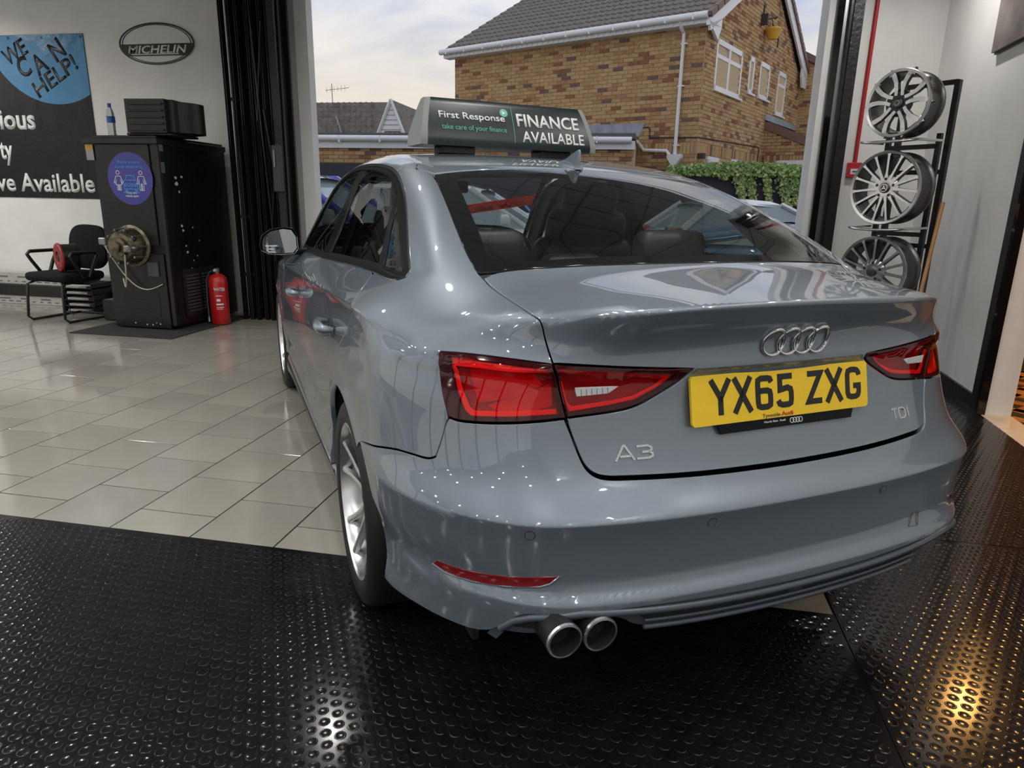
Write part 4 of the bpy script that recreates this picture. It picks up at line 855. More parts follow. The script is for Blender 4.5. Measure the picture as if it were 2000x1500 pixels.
# ---- windows
def inset_side(P): return P
panes = [('quarter_window', [(-.742, .79, 1.026), (-.749, .965, 1.022), (-.735, .985, 1.05), (-.70, 1.065, 1.13), (-.668, 1.135, 1.205), (-.662, 1.125, 1.203), (-.70, .955, 1.118), (-.731, .82, 1.046)]),
         ('rear_side_window', [(-.752, 1.03, 1.022), (-.762, 1.5, 1.005), (-.773, 1.895, .988), (-.74, 1.90, 1.06), (-.66, 1.915, 1.235), (-.617, 1.925, 1.318), (-.612, 1.743, 1.313), (-.617, 1.53, 1.294), (-.626, 1.375, 1.271), (-.645, 1.24, 1.232), (-.676, 1.175, 1.18), (-.71, 1.115, 1.11)]),
         ('front_side_window', [(-.777, 2.06, .980), (-.780, 2.6, .966), (-.77, 3.18, .945), (-.735, 3.04, 1.06), (-.685, 2.86, 1.165), (-.635, 2.65, 1.255), (-.605, 2.43, 1.31), (-.607, 2.15, 1.325), (-.625, 2.055, 1.305), (-.70, 2.055, 1.15)])]
for nm, lp in panes: panel(nm, lp, MT['car_glass'], ctr=(0, 2.0, .9), h=.08, off=-.004, flange=.004, gap=-.004, mirror=True)
for nm, lp in (('pillar_trim', [(-.778, 2.068, .974), (-.775, 1.89, .982), (-.70, 1.905, 1.145), (-.612, 1.92, 1.325), (-.604, 2.07, 1.33), (-.69, 2.065, 1.165)]), ('window_divider', [(-.753, 1.025, 1.019), (-.751, .97, 1.019), (-.70, 1.075, 1.13), (-.655, 1.165, 1.215), (-.650, 1.205, 1.227), (-.705, 1.115, 1.12)])):
    panel(nm, lp, MT['trim_black'], ctr=(0, 1.8, .9), h=.05, off=-.001, flange=.01, gap=0, mirror=True)
def ribbon(name, pts, w1, hgt, m, ctr, closed=True, mirror=True, off=.0):
    P = surf(resample(smooth_loop(np.array(pts, float), 2), .03) if closed else np.array(pts, float), ctr); Nn = normal(P); n = len(P)
    t = (np.roll(P, -1, 0)-np.roll(P, 1, 0)) if closed else np.gradient(P, axis=0); t /= np.linalg.norm(t, axis=1, keepdims=True); s = np.cross(t, Nn)
    prof = [(-w1/2, -.006), (-w1/2, hgt*.5), (-w1*.28, hgt), (w1*.28, hgt), (w1/2, hgt*.5), (w1/2, -.006)]; k = len(prof); vs = []
    for a, b_ in prof: vs.append(P+s*a+Nn*(b_+off))
    vs = np.stack(vs, 1).reshape(-1, 3); F = []
    for i in range(n if closed else n-1):
        for j in range(k-1): F.append((i*k+j, i*k+j+1, ((i+1) % n)*k+j+1, ((i+1) % n)*k+j))
    for sg in ((1, -1) if mirror else (1,)):
        MB().add((vs*(sg, 1, 1)).tolist(), F).build(name, m, CAR, 40, clean=True)
dlo = DLO+DLO_LOW
ribbon('window_frame', dlo, .017, .0025, MT['trim_satin'], (0, 2.0, .85)); 
def inset(P, d, ctr):
    P = resample(smooth_loop(np.array(P, float), 2), .03); S = surf(P, ctr); Nn = normal(S); t = np.roll(S, -1, 0)-np.roll(S, 1, 0); t /= np.linalg.norm(t, axis=1, keepdims=True); s = np.cross(t, Nn)
    c = S.mean(0); sg = np.sign(((c-S)*s).sum(1).mean()); return S+s*sg*d
ribbon('window_seal', inset(dlo, .016, (0, 2.0, .85)).tolist(), .016, .001, MT['trim_satin'], (0, 2.0, .85))
mat('trim_bright', (.42, .43, .44), .15, metal=1.0)
ribbon('window_bright_strip', inset(dlo, -.0100, (0, 2.0, .85)).tolist(), .0036, .0040, MT['trim_bright'], (0, 2.0, .85))
# ---- lamps
for sx in (1, -1):
    F = (lambda P: P) if sx > 0 else mir
    for nm, lo, li in (('tail_lamp', LAMP_O, LAMP_O_IN), ('boot_lamp', LAMP_I, LAMP_I_IN)):
        ln = panel(nm, F(lo), None, h=.02, off=-.001, gap=.0025, inner=F(li), mats=[MT['lamp_black_red'], MT['lens_red']])
        ln['label'] = 'red rear lamp with dark border'
        panel('lamp_bowl', F(lo), MT['lamp_red_dark'], h=.03, off=-.022, flange=0, gap=.004, parent=ln)
        c = np.array(F(li)).mean(0); seg = resample(smooth_loop(np.array(F(li), float), 1), .02)
        def band(name, a, b_, m, off): return panel(name, a+list(reversed(b_)), m, h=.02, off=off, flange=.006, gap=.0, sm=0, parent=ln)
        if nm == 'tail_lamp':
            band('led_strip', F([(-.741, .364, .888), (-.693, .308, .888), (-.639, .261, .885), (-.578, .222, .878)]), F([(-.739, .358, .872), (-.693, .305, .873), (-.640, .258, .871), (-.574, .219, .866)]), MT['lamp_red_bright'], -.009)
            band('light_guide', F([(-.741, .358, .870), (-.735, .334, .82), (-.726, .311, .782), (-.716, .300, .772), (-.648, .249, .778), (-.553, .213, .785)]), F([(-.735, .352, .870), (-.728, .328, .825), (-.719, .306, .790), (-.711, .296, .782), (-.648, .249, .787), (-.556, .214, .793)]), MT['lamp_red_bright'], -.008)
            band('lamp_element', F([(-.715, .325, .862), (-.64, .258, .862), (-.60, .235, .86)]), F([(-.70, .300, .80), (-.64, .252, .815), (-.585, .225, .845)]), MT['lamp_red'], -.014)
            band('lamp_element', F([(-.685, .285, .795), (-.60, .232, .835), (-.566, .219, .845)]), F([(-.66, .262, .783), (-.60, .229, .79), (-.562, .216, .80)]), MT['lamp_red'], -.016)
        else:
            band('led_strip', F([(-.553, .213, .880), (-.475, .192, .871), (-.374, .18, .863), (-.30, .177, .856)]), F([(-.550, .211, .866), (-.475, .196, .860), (-.38, .188, .853), (-.315, .18, .846)]), MT['lamp_red'], -.009)
            band('light_guide', F([(-.549, .216, .850), (-.537, .213, .806), (-.528, .208, .789), (-.434, .193, .799), (-.384, .187, .807), (-.330, .183, .830), (-.298, .178, .852)]), F([(-.543, .216, .848), (-.531, .213, .808), (-.523, .208, .797), (-.434, .193, .806), (-.388, .187, .813), (-.338, .183, .833), (-.310, .178, .852)]), MT['lamp_red_bright'], -.008)
            rv = panel('reverse_light', F([(-.517, .21, .839), (-.424, .194, .838), (-.445, .197, .825), (-.512, .209, .821)]), MT['reverse_white'], h=.02, off=.0005, flange=.003, gap=0, sm=0, parent=ln)
            for k in range(6):
                x = -.508+.0125*k; P = surf([(sx*x, .2, .837), (sx*(x+.001), .2, .823)], REARC, .0008)
                MB().tube([tuple(P[0]), tuple(P[1])], .0011, 4).build('lens_rib', MT['chrome'], rv)
# ---- dark underbody slab added to block light through the gaps, and arch liners
UB = MB(); UB.box((0, 2.6, .25), (1.5, 3.0, .12)); UB.box((0, .62, .52), (1.30, .50, .22)); UB.build('underbody', MT['shut_dark'], CAR)
for y in (.951, 3.588):
    for s in (-1, 1):
        b = MB(); n = 20; vs = []
        for i in range(n+1):
            a = math.radians(-25+(222 if y > 2 else 170)*i/n) if y > 2 else math.radians(2+150*i/n)
            for x in (.60, .862): vs.append((s*x, y+.365*math.cos(a), .325+.365*math.sin(a)))
        b.add(vs, [(2*i, 2*i+1, 2*i+3, 2*i+2) for i in range(n)]); b.box((s*.6, y, .36), (.02, .74, .70)); b.build('wheel_arch_liner', MT['shut_dark'], CAR)
# ---- diffuser and exhaust
def arc(P, n=8): return P
def prow(pts, off=0.): return surf(pts, REARC, off)
dif = [(-.715, .190, .311), (-.683, .155, .352), (-.664, .14, .373), (-.638, .124, .383), (-.518, .08, .391), (-.322, .051, .388), (0, .037, .379)]
low = [(0, .05, .322), (-.25, .055, .328), (-.40, .075, .340), (-.425, .078, .350), (-.445, .081, .368), (-.48, .086, .3795), (-.54, .10, .3795), (-.575, .11, .368), (-.60, .118, .345), (-.635, .132, .334), (-.685, .165, .330), (-.70, .178, .302)]
panel('diffuser', sym(list(reversed(dif))+list(reversed(low))[0:]) if False else sym([dif[-1]]+list(reversed(dif[:-1]))+list(reversed(low))), MT['diffuser_grey'], h=.02, off=-.004, gap=.0, sm=1, flange=.03)
for sx in (1, -1):
    F = (lambda P: P) if sx > 0 else mir
    panel('diffuser_slot', F([(-.415, .07, .372), (-.25, .05, .369), (-.02, .04, .362), (-.02, .045, .336), (-.25, .055, .343), (-.395, .07, .352)]), MT['shut_dark'], h=.03, off=-.003, flange=.0, gap=0, sm=0)
    panel('diffuser_slot', F([(-.655, .142, .366), (-.60, .112, .378), (-.585, .112, .368), (-.608, .12, .350), (-.67, .155, .346)]), MT['shut_dark'], h=.02, off=-.003, flange=.0, gap=0, sm=0)
for z0, r in ((.379, .0085), (.349, .0038), (.330, .006)):
    for sx in (1, -1):
        if z0 > .37: P = [(-.695*sx, .165, .335), (-.672*sx, .145, .362), (-.64*sx, .125, .377), (-.60*sx, .108, .384)]+[(x*sx, .06, .386-.010*(1-(x/.55)**2) if abs(x) < .55 else .386) for x in np.linspace(-.55, 0, 16)]
        else: P = [(x*sx, .06, z0+.03*(x*x)) for x in np.linspace(-.405, 0, 14)]
        MB().tube([tuple(p) for p in prow(P, .000)], r, 8).build('diffuser_rail', MT['diffuser_grey'], CAR, 50)
mat('exhaust_dark', (.03, .031, .033), .35, metal=.5)
for x, z in ((-.594, .354), (-.511, .349)):
    p = Vector((x, .062, z)); M = axis(p, (0, -1, -.03))
    o = MB().lathe([(.0375, -.22), (.0375, -.012), (.039, -.004), (.0375, .002), (.034, .003), (.032, -.004), (.030, -.10)], 32, M).build('exhaust_tip', MT['exhaust_dark'], CAR, 40)
    MB().lathe([(.0378, -.006), (.0396, -.003), (.0386, .003), (.0345, .004), (.033, -.003), (.0332, -.012)], 32, M).build('tip_rim', MT['alu'], o, 40); MB().lathe([(0, -.035), (.032, -.035), (.0326, -.006)], 24, M).build('tip_inside', MT['shut_dark'], o)
# ---- bumper details
REFL = [(-.798, .309, .436), (-.792, .298, .450), (-.75, .239, .449), (-.694, .18, .456), (-.618, .129, .465), (-.585, .114, .466), (-.602, .12, .449), (-.621, .129, .441), (-.679, .168, .433), (-.736, .223, .427), (-.778, .277, .427)]
mat('recess', (.20, .23, .26), .3, metal=.7, coat=1)
for sx in (1, -1):
    F = (lambda P: P) if sx > 0 else mir
    rf = panel('bumper_reflector', F(REFL), MT['reflector_red'], h=.02, off=.0015, flange=.004, gap=.0015, sm=1); rf['label'] = 'red bumper reflector strip'
    R_ = surf(np.array(F(REFL+[REFL[0]]), float), REARC, .0005); MB().tube([tuple(p) for p in R_[[0, 10, 9, 8, 7, 6, 5]]], .0028, 6).build('reflector_lip', MT['paint'], CAR, 60)
    for x, z in ((-.668, .559), (-.243, .560)):
        p = surf([(sx*x, .1, z)], REARC)[0]; n = normal(p[None])[0]; M = axis(tuple(p), tuple(n))
        o = MB().lathe([(0, .0012), (.0098, .0010)], 20, M).build('parking_sensor', MT['paint'], CAR); MB().lathe([(.0100, .0006), (.0114, .0006)], 20, M).build('sensor_gap', MT['shut_dark'], o)
tw = surf([(.405, .078, .463), (.431, .081, .460), (.425, .076, .425), (.390, .072, .428)], REARC, .0005); MB().tube([tuple(p) for p in resample(smooth_loop(tw, 1), .01)], .0011, 4, closed=True).build('tow_cover_edge', MT['dark_grey'], CAR)
# ---- number plate, rings, badges
plM = frame((0, .160, .797), (1, 0, 0), (0, .2225, .975))
PL = MB().prism([(x, y) for x, y in [(-.26+.012*math.cos(a)+.012*0, 0) for a in ()]] or [(-.254, -.0555), (.254, -.0555), (.26, -.0495), (.26, .0495), (.254, .0555), (-.254, .0555), (-.26, .0495), (-.26, -.0495)], -.004, .003, plM).build('number_plate', MT['plate_yellow'], CAR); PL['label'] = 'yellow number plate with black characters'
GL = {'Y': [[(0, 79), (25, 38), (50, 79)], [(25, 42), (25, 0)]], 'X': [[(2, 79), (48, 0)], [(48, 79), (2, 0)]],
      '6': [[(46, 62), (42, 70), (34, 72), (16, 72), (8, 68), (7, 60), (7, 18), (9, 10), (16, 7), (34, 7), (42, 11), (43, 18), (43, 34), (41, 41), (34, 44), (10, 44)]],
      '5': [[(46, 72), (10, 72), (10, 42), (32, 46), (41, 42), (43, 34), (43, 18), (41, 10), (34, 7), (16, 7), (8, 10), (4, 18)]],
      'Z': [[(4, 72), (44, 72), (6, 7), (47, 7)]], 'G': [[(44, 58), (43, 64), (38, 70), (30, 72), (18, 72), (10, 69), (7, 61), (7, 18), (10, 10), (18, 7), (32, 7), (40, 10), (43, 18), (43, 33), (26, 33)]]}
b = MB(); pen = -.2075
for ch in 'YX65 ZXG':
    if ch == ' ': pen += .028; continue
    for st_ in GL[ch]: stroke(b, [(pen+x*.001, -.0350+y*.001) for x, y in st_], .0135, .003, .0042, plM)
    pen += .0612
b.build('plate_characters', MT['plate_black'], PL)
text('lettering', 'Tyneside', plM @ Matrix.Translation((-.068, -.0525, .003)), .0085, MT['dark_grey'], PL, .052, .0); text('lettering', 'Audi', plM @ Matrix.Translation((-.012, -.0525, .003)), .0095, MT['red_paint'], PL, .034, .012)
HL = MB().prism([(-.192, -.0555), (-.185, -.078), (.205, -.078), (.212, -.0555)], -.003, .001, plM).build('plate_holder', MT['trim_black'], PL)
for k in range(4): ringmesh('tiny_ring', circle(16, .0065, -.010+.0085*k, -.0665), circle(16, .0050, -.010+.0085*k, -.0665), plM @ Matrix.Translation((.03, 0, .001)), MT['print_white'], HL, .0006)
text('lettering', 'North East  Audi', plM @ Matrix.Translation((-.062, -.0655, .001)), .0045, MT['print_white'], HL, .062)
for x in (-.1213, .1515): MB().lathe([(.006, .003), (.005, .0055), (0, .006)], 12, plM @ Matrix.Translation((x, -.004, 0))).build('plate_screw', MT['plate_black'], PL, 40)
rg = empty('ring_emblem'); rg.parent = CAR
for k in range(4):
    cx = .012-.0655+.0437*k; zc_ = .9205; P = []
    for a in np.linspace(0, 2*PI, 41)[:-1]:
        P.append((cx+.0295*math.cos(a), .15, zc_+.0295*math.sin(a)))
    Q = surf(P, REARC, .004); MB().tube([tuple(p) for p in Q], .0043 if k % 2 == 0 else .0044, 10, closed=True).build('ring', MT['chrome'], rg, 80)
def badge(name, s, x, z, h, w_, depth=.003):
    p = surf([(x, .1, z)], REARC)[0]; n = normal(p[None])[0]; q = surf([(x+w_, .1, z)], REARC)[0]
    M = frame(tuple(p+n*.0005), tuple(q-p), tuple(np.cross(n, q-p))); o = text('badge', s, M, h, MT['chrome'], CAR, w_, .03, depth=depth); o['label'] = name; return o
def badge2(label, strokes, x, z, w_, k, wd):
    p = surf([(x, .1, z)], REARC)[0]; n = normal(p[None])[0]; q = surf([(x+w_, .1, z)], REARC)[0]
    M = frame(tuple(p+n*.0003), tuple(q-p), tuple(np.cross(n, q-p))); b = MB()
    for s in strokes: stroke(b, [(a*k, c*k) for a, c in s], wd, 0, .0032, M)
    b.build('badge', MT['chrome'], CAR)['label'] = label
badge2('chrome model badge', [[(0, 0), (17, 27), (20, 27), (37, 0)], [(9, 8), (31, 8)], [(43, 24), (66, 24), (72, 20), (72, 16), (66, 13), (53, 13)], [(66, 13), (73, 10), (73, 5), (66, 2), (42, 2)]], -.468, .688, .088, .00118, .0046)
badge2('chrome engine badge', [[(0, 26), (22, 26)], [(11, 26), (11, 0)], [(30, 0), (30, 26), (48, 26), (56, 20), (56, 6), (48, 0), (28, 0)], [(68, 0), (68, 28)]], .388, .698, .074, .00098, .0040)
# ---- shark fin antenna
p = surf([(.04, 1.36, 1.345)], (0, 1.6, .6))[0]; n = Vector(normal(p[None])[0]); M = frame(tuple(p), (0, 1, float(-n.y/n.z)), (-1, 0, 0))
sec = [(-.075, .030, .0, .0), (-.070, .036, .002, .012), (-.055, .040, .016, .02), (-.035, .036, .030, .02), (0, .032, .034, .018), (.04, .024, .026, .012), (.075, .010, .008, .004)]
b = MB(); fin = [(-.060, .002), (-.058, .012), (-.056, .058), (-.050, .066), (-.038, .060), (.03, .022), (.078, .002)]
vs = [];
for x, z in fin: vs += [(x, .0, z)]
b.lathe([(0, .016), (.020, .014), (.034, .008), (.038, 0)], 24, M @ Matrix.Scale(1.9, 4, (1, 0, 0)))
L_ = [(x, y, z) for x, z in fin for y in (-max(.0035, .011-.11*z),)]; R_ = [(x, -y, z) for x, y, z in L_]; nn = len(fin)
b.add(L_+R_, [tuple(range(nn)), tuple(range(2*nn-1, nn-1, -1))]+[(i, nn+i, nn+i+1, i+1) for i in range(nn-1)], M); b.build('antenna_fin', MT['paint'], CAR, 35)
# ---- door handles
for sx in (-1, 1):
    for y, z in ((1.10, .822), (2.30, .785)):
        P = surf([(sx*.9, y+d, z+dz) for d, dz in ((0, 0), (.085, 0), (.17, .002))], (0, 1.6, .62)); n = Vector(normal(P[1][None])[0])
        o = MB().tube([tuple(Vector(P[0])+n*.004), tuple(Vector(P[0])+n*.030), tuple(Vector(P[0])*.8+Vector(P[1])*.2+n*.040), tuple(Vector(P[1])+n*.042), tuple(Vector(P[2])*.85+Vector(P[1])*.15+n*.038), tuple(Vector(P[2])+n*.006)], [.010, .015, .017, .016, .014, .009], 12).build('door_handle', MT['paint'], CAR, 60)
        MB().lathe([(.034, .0006), (.030, -.004), (.0, -.008)], 20, axis(tuple(Vector(P[1])+n*.002), tuple(n)) @ Matrix.Scale(1.0, 4)).build('handle_cup', MT['recess'], o, 50)
        if y < 2: pass
# ---- mirrors
for sx in (-1, 1):
    mo = thing_ = empty('door_mirror', (sx*.905, 2.80, .985)); mo.parent = CAR
    prof = [(-.095, -.045), (-.10, -.01), (-.085, .035), (-.045, .062), (.02, .075), (.065, .068), (.088, .03), (.090, -.035), (.07, -.062), (.0, -.066), (-.06, -.062)]
    prof = [(x*sx*-1, z) for x, z in prof]; n = len(prof); b = MB(); rings = [(0., 1.0), (.02, 1.04), (.06, .95), (.10, .72), (.125, .40)]
    vs = [(x*s, y, z*s) for y, s in rings for x, z in prof]; fs = [((r)*n+i, (r)*n+(i+1) % n, (r+1)*n+(i+1) % n, (r+1)*n+i) for r in range(4) for i in range(n)]+[tuple(4*n+i for i in range(n))]
    b.add(vs, fs); h_ = b.build('mirror_shell', MT['trim_black'], mo, 60, clean=True)
    M = frame((0, -.004, 0), (1, 0, 0), (0, -.13, 1))
    decal('mirror_glass', [(x*.90, z*.90) for x, z in prof], M, MT['mirror_face'], mo, .003)
    rb = [(x*.98, -.003, z*.98) for x, z in prof]; MB().tube(rb, .0045, 6, closed=True).build('mirror_rim', MT['trim_satin'], mo, 60); MB().tube([(x, y-.004, z) for x, y, z in rb[6:]+rb[:1]], .0022, 5).build('bright_line', MT['trim_bright'], mo, 60)
    MB().rbox((-sx*.10, .06, -.055), (.13, .05, .035), .012, 2).build('mirror_foot', MT['trim_black'], mo, 40)
    b = MB()
    for k in range(5): b.box((sx*.045, -.0058, .012-.016*k), ((.05, .07, .06, .025, .035)[k], .0006, .005))
    b.build('etched_lines', MT['print_white'], mo)
# ---- wheels
def car_wheel(x, y, steer=0.):
    s = -1 if x < 0 else 1
    wh = empty('wheel', (x, y, .316)); wh.parent = CAR; wh.rotation_euler = axis((0, 0, 0), (s, steer, 0)).to_euler()
    # local z = outwards, wheel outer face near z = .11
    if 'tyre' not in PANELS:
        PANELS['tyre'] = MB().lathe([(.236, .100), (.246, .108), (.262, .1125), (.285, .112), (.303, .104), (.3135, .090), (.316, .07), (.316, .050), (.312, .048), (.312, .042), (.316, .040), (.316, .012), (.312, .010), (.312, .004), (.316, .002), (.316, -.04), (.312, -.042), (.312, -.048), (.316, -.05), (.316, -.075), (.305, -.10), (.27, -.11), (.236, -.10)], 64).build('tyre', MT['tyre'], wh, 35)
        b = MB()
        for k in range(70):
            a = 2*PI*k/70; c, q = math.cos(a), math.sin(a)
            for z0, z1, rr in ((.052, .098, .3155), (-.03, .0, .3165)):
                p0, p1 = Vector((rr*c, rr*q, z0)), Vector(((rr-.010 if z1 > .09 else rr)*math.cos(a+.02), (rr-.010 if z1 > .09 else rr)*math.sin(a+.02), z1)); b.tube([p0, p1], .0017, 4)
        PANELS['sipe'] = tag(b.build('tread_sipes', MT['shut_dark'], wh), kind='stuff')
        PANELS['barrel'] = MB().lathe([(.243, .098), (.243, .104), (.236, .106), (.229, .098), (.222, .06), (.215, -.02), (.222, -.09), (.237, -.10)], 56).build('rim_barrel', MT['alu'], wh, 40)
        PANELS['hub'] = MB().lathe([(0, .062), (.030, .064), (.032, .060), (.05, .062), (.07, .056), (.078, .03), (.07, .0), (0, .0)], 30).build('rim_hub', MT['alu'], wh, 40)
        PANELS['disc'] = MB().lathe([(.06, -.01), (.15, -.01), (.15, -.034), (.06, -.034)], 40, None, True).build('brake_disc', MT['brake_steel'], wh, 40)
        PANELS['back'] = MB().lathe([(0, -.06), (.21, -.06)], 30).build('brake_shield', MT['shut_dark'], wh)
        sp = None
        for k in range(5):
            for q in (-1, 1):
                a = 2*PI*k/5+PI/2
                if sp is None or q*sp[0] < 0 and sp[1] is None:
                    b = MB(); P = [(.045, q*.016, .013, .060, .03), (.10, q*.021, .011, .070, .028), (.16, q*.036, .010, .082, .024), (.205, q*.052, .011, .094, .02), (.236, q*.062, .016, .1025, .012)]
                    for i in range(4):
                        A_, B_ = P[i], P[i+1]; rr = lambda p: [(p[0], p[1]-p[2], p[3]-.003), (p[0], p[1]-p[2]*.35, p[3]), (p[0], p[1]+p[2]*.35, p[3]), (p[0], p[1]+p[2], p[3]-.003), (p[0], p[1]+p[2]*.7, p[3]-p[4]), (p[0], p[1]-p[2]*.7, p[3]-p[4])]
                        b.add(rr(A_)+rr(B_), [(j, (j+1) % 6, 6+(j+1) % 6, 6+j) for j in range(6)])
                    o = b.build('spoke', MT['alu'], wh, 35, clean=True); PANELS['spoke%d' % q] = o
                    sp = (q, None) if sp is None else (sp[0], q)
                else: o = link('spoke', PANELS['spoke%d' % q].data, wh)
                o.rotation_euler = (0, 0, a)
        for k in range(5):
            a = 2*PI*k/5+PI/2+.63; MB().lathe([(.009, .058), (.009, .066), (0, .067)], 6, Matrix.Translation((.054*math.cos(a), .054*math.sin(a), 0))).build('wheel_bolt', MT['dark_grey'], wh)
        PANELS['wheel'] = wh
    else:
        for ch_ in PANELS['wheel'].children:
            c = ch_.copy(); COL.objects.link(c); c.parent = wh
    return wh
car_wheel(-.765, .951); car_wheel(-.778, 3.588); car_wheel(.765, .951); car_wheel(.778, 3.588)
# ---- interior
MB().box((0, .93, .985), (1.24, .70, .02)).build('parcel_shelf', MT['interior_grey'], CAR)
MB().box((0, 2.2, .36), (1.44, 2.6, .08)).build('cabin_floor', MT['interior'], CAR)
ib = MB()
for s in (-1, 1):
    ib.add([(s*.75, 1.0, .95), (s*.75, 3.2, .90), (s*.80, 3.2, .35), (s*.80, 1.0, .35)], [(0, 1, 2, 3)])
    ib.add([(s*.70, 1.92, .97), (s*.70, 2.06, .97), (s*.565, 2.06, 1.30), (s*.565, 1.93, 1.30)], [(0, 1, 2, 3)])
    ib.add([(s*.58, .66, 1.05), (s*.56, .98, 1.18), (s*.60, 1.14, 1.16), (s*.68, .98, 1.02), (s*.70, .78, 1.01)], [(0, 1, 2, 3, 4)])
ib.build('inner_trim', MT['interior'], CAR)
hl = [(x, y, float(Tf(np.float64(abs(x)), np.float64(y)))-.035) for y in np.linspace(1.30, 2.66, 8) for x in np.linspace(-.50, .50, 9)]
MB().add(hl, [(i*9+j, i*9+j+1, (i+1)*9+j+1, (i+1)*9+j) for i in range(7) for j in range(8)]).build('headliner', MT['interior_grey'], CAR, 60)
MB().rbox((0, 1.32, .68), (1.30, .18, .62), .06, 3, ).build('rear_seat_back', MT['leather'], CAR, 40); MB().rbox((0, 1.62, .52), (1.30, .52, .16), .05, 3).build('rear_seat_cushion', MT['leather'], CAR, 40)
for x in (-.36, .36): MB().rbox((x*1.03, 1.175, 1.045), (.29, .11, .15), .045, 3).build('rear_headrest', MT['leather'], CAR, 40)
MB().rbox((0, 1.25, .995), (.22, .09, .07), .03, 3).build('rear_headrest', MT['leather'], CAR, 40)
for x in (-.395, .395):
    M = Matrix.Translation((x, 2.02, .46)) @ Matrix.Rotation(.22, 4, 'X')
    b = MB().rbox((0, 0, .30), (.50, .14, .62), .06, 3, M); b.rbox((0, .0, .60), (.40, .12, .28), .055, 3, M); o = b.build('front_seat_back', MT['leather'], CAR, 40)
    MB().rbox((0, .0, .755), (.27, .11, .20), .05, 3, M).build('head_support', MT['leather'], o, 40); MB().rbox((x, 2.32, .50), (.50, .52, .16), .05, 3).build('front_seat_cushion', MT['leather'], CAR, 40)
MB().rbox((0, 3.15, .82), (1.40, .40, .22), .08, 3).build('dashboard', MT['interior'], CAR, 40)
st_ = [(.37+.185*math.cos(a), 2.80+.08*math.sin(a), .88+.17*math.sin(a)) for a in np.linspace(0, 2*PI, 33)[:-1]]; MB().tube(st_, .015, 8, closed=True).build('steering_wheel', MT['leather'], CAR, 60)
MB().tube([(.600, 2.02, 1.24), (.64, 2.02, 1.13), (.70, 2.03, .95)], .022, 6).build('seat_belt', MT['belt_grey'], CAR, 60); MB().tube([(-.600, 2.02, 1.24), (-.64, 2.02, 1.13), (-.70, 2.03, .95)], .022, 6).build('seat_belt', MT['belt_grey'], CAR, 60)
MB().rbox((0, 2.78, 1.285), (.24, .03, .065), .012, 2).build('inner_mirror', MT['interior'], CAR, 40)
# banner stuck inside the windscreen, its lettering facing out of the car
A0, B0, C0, D0 = Vector((.664, 2.97, 1.262)), Vector((.712, 3.075, 1.205)), Vector((.282, 3.225, 1.188)), Vector((.330, 3.34, 1.130))
ext = (C0-A0)*.95; E0, G0 = C0+ext+Vector((0, .0, .035)), D0+ext+Vector((0, .0, .035))
def lerp2(u, v): 
    a = A0.lerp(C0, u*2) if u < .5 else C0.lerp(E0, u*2-1); b = B0.lerp(D0, u*2) if u < .5 else D0.lerp(G0, u*2-1); return a.lerp(b, v)
bn = MB().add([tuple(lerp2(u, v)) for u in np.linspace(0, 1, 9) for v in (0, 1)], [(2*i, 2*i+1, 2*i+3, 2*i+2) for i in range(8)]).build('windscreen_banner', MT['banner_red'], CAR)
M = frame(tuple(lerp2(0.0, .86)), tuple(C0-A0), tuple(A0-B0)); zax = Vector(M.col[2][:3])
fr = M @ Matrix.Translation((.045, 0, .003)); bk = M @ Matrix.Translation((.045, 0, -.0035))
wd = (C0-A0).length
text('lettering', 'LOW MILEAGE', fr, .055, MT['banner_text'], bn, wd*1.42, .03, depth=.0); text('lettering', 'LOW MILEAGE', bk, .055, MT['banner_text'], bn, wd*1.42, .03, depth=.0)
# ---- sign box on the roof
def carpt(x, y, z):
    c, s = math.cos(math.radians(33.281)), math.sin(math.radians(33.281)); return (.426+x*c-y*s, 1.462+x*s+y*c, z)
RS = thing('roof_sign', 'dark green and black lettered advertising sign box on the car roof', 'sign', carpt(.035, 2.02, 1.405), rz=math.radians(33.281+3.0))
mat('sign_black', (.008, .016, .019), .33); mat('sign_grey', (.22, .24, .235), .55); mat('sign_green', (.10, .42, .34), .4); mat('sign_white', (.70, .72, .70), .4)
prof = [(-.095, .030), (-.098, .052)]+[(-.098+.018*(t**1.6)*2.2+.028*t, .052+.170*t) for t in np.linspace(.08, 1, 9)]; top = prof[-1]
full = prof+[(-.02, .226), (.0, .226)]; full = full+[(-y, z) for y, z in reversed(full)]
half = .395
vs = [(s*half*(1.0-.15*max(0, (z-.03)/.2)**1.6 if False else 1.0-.10*max(0, (z-.03)/.2)**1.8), y, z) for s in (-1, 1) for y, z in full]; n = len(full)
MB().add(vs, [(i, (i+1) % n, n+(i+1) % n, n+i) for i in range(n)]).build('face_panel', MT['sign_black'], RS, 50)
for s in (-1, 1):
    w2 = [(s*half*(1.0-.10*max(0, (z-.03)/.2)**1.8), y, z) for y, z in full]; w3 = [(x+s*.030*(1 if z < .1 else .8), y*.97, z*.985+.001) for x, y, z in w2]
    MB().add(w2+w3, [tuple(range(n, 2*n)) if s > 0 else tuple(range(2*n-1, n-1, -1))]+[(i, (i+1) % n, n+(i+1) % n, n+i) for i in range(n)]).build('end_cap', MT['sign_grey'], RS, 40)
for x in (-.24, .24): MB().rbox((x, 0, .015), (.15, .12, .036), .006, 1).build('magnet_foot', MT['black_rough'], RS)
def onface(z):
    i = min(range(len(prof)-1), key=lambda k: abs((prof[k][1]+prof[k+1][1])/2-z)); (y0, z0), (y1, z1) = prof[i], prof[i+1]; return y0+(y1-y0)*(z-z0)/(z1-z0), (y1-y0), (z1-z0)
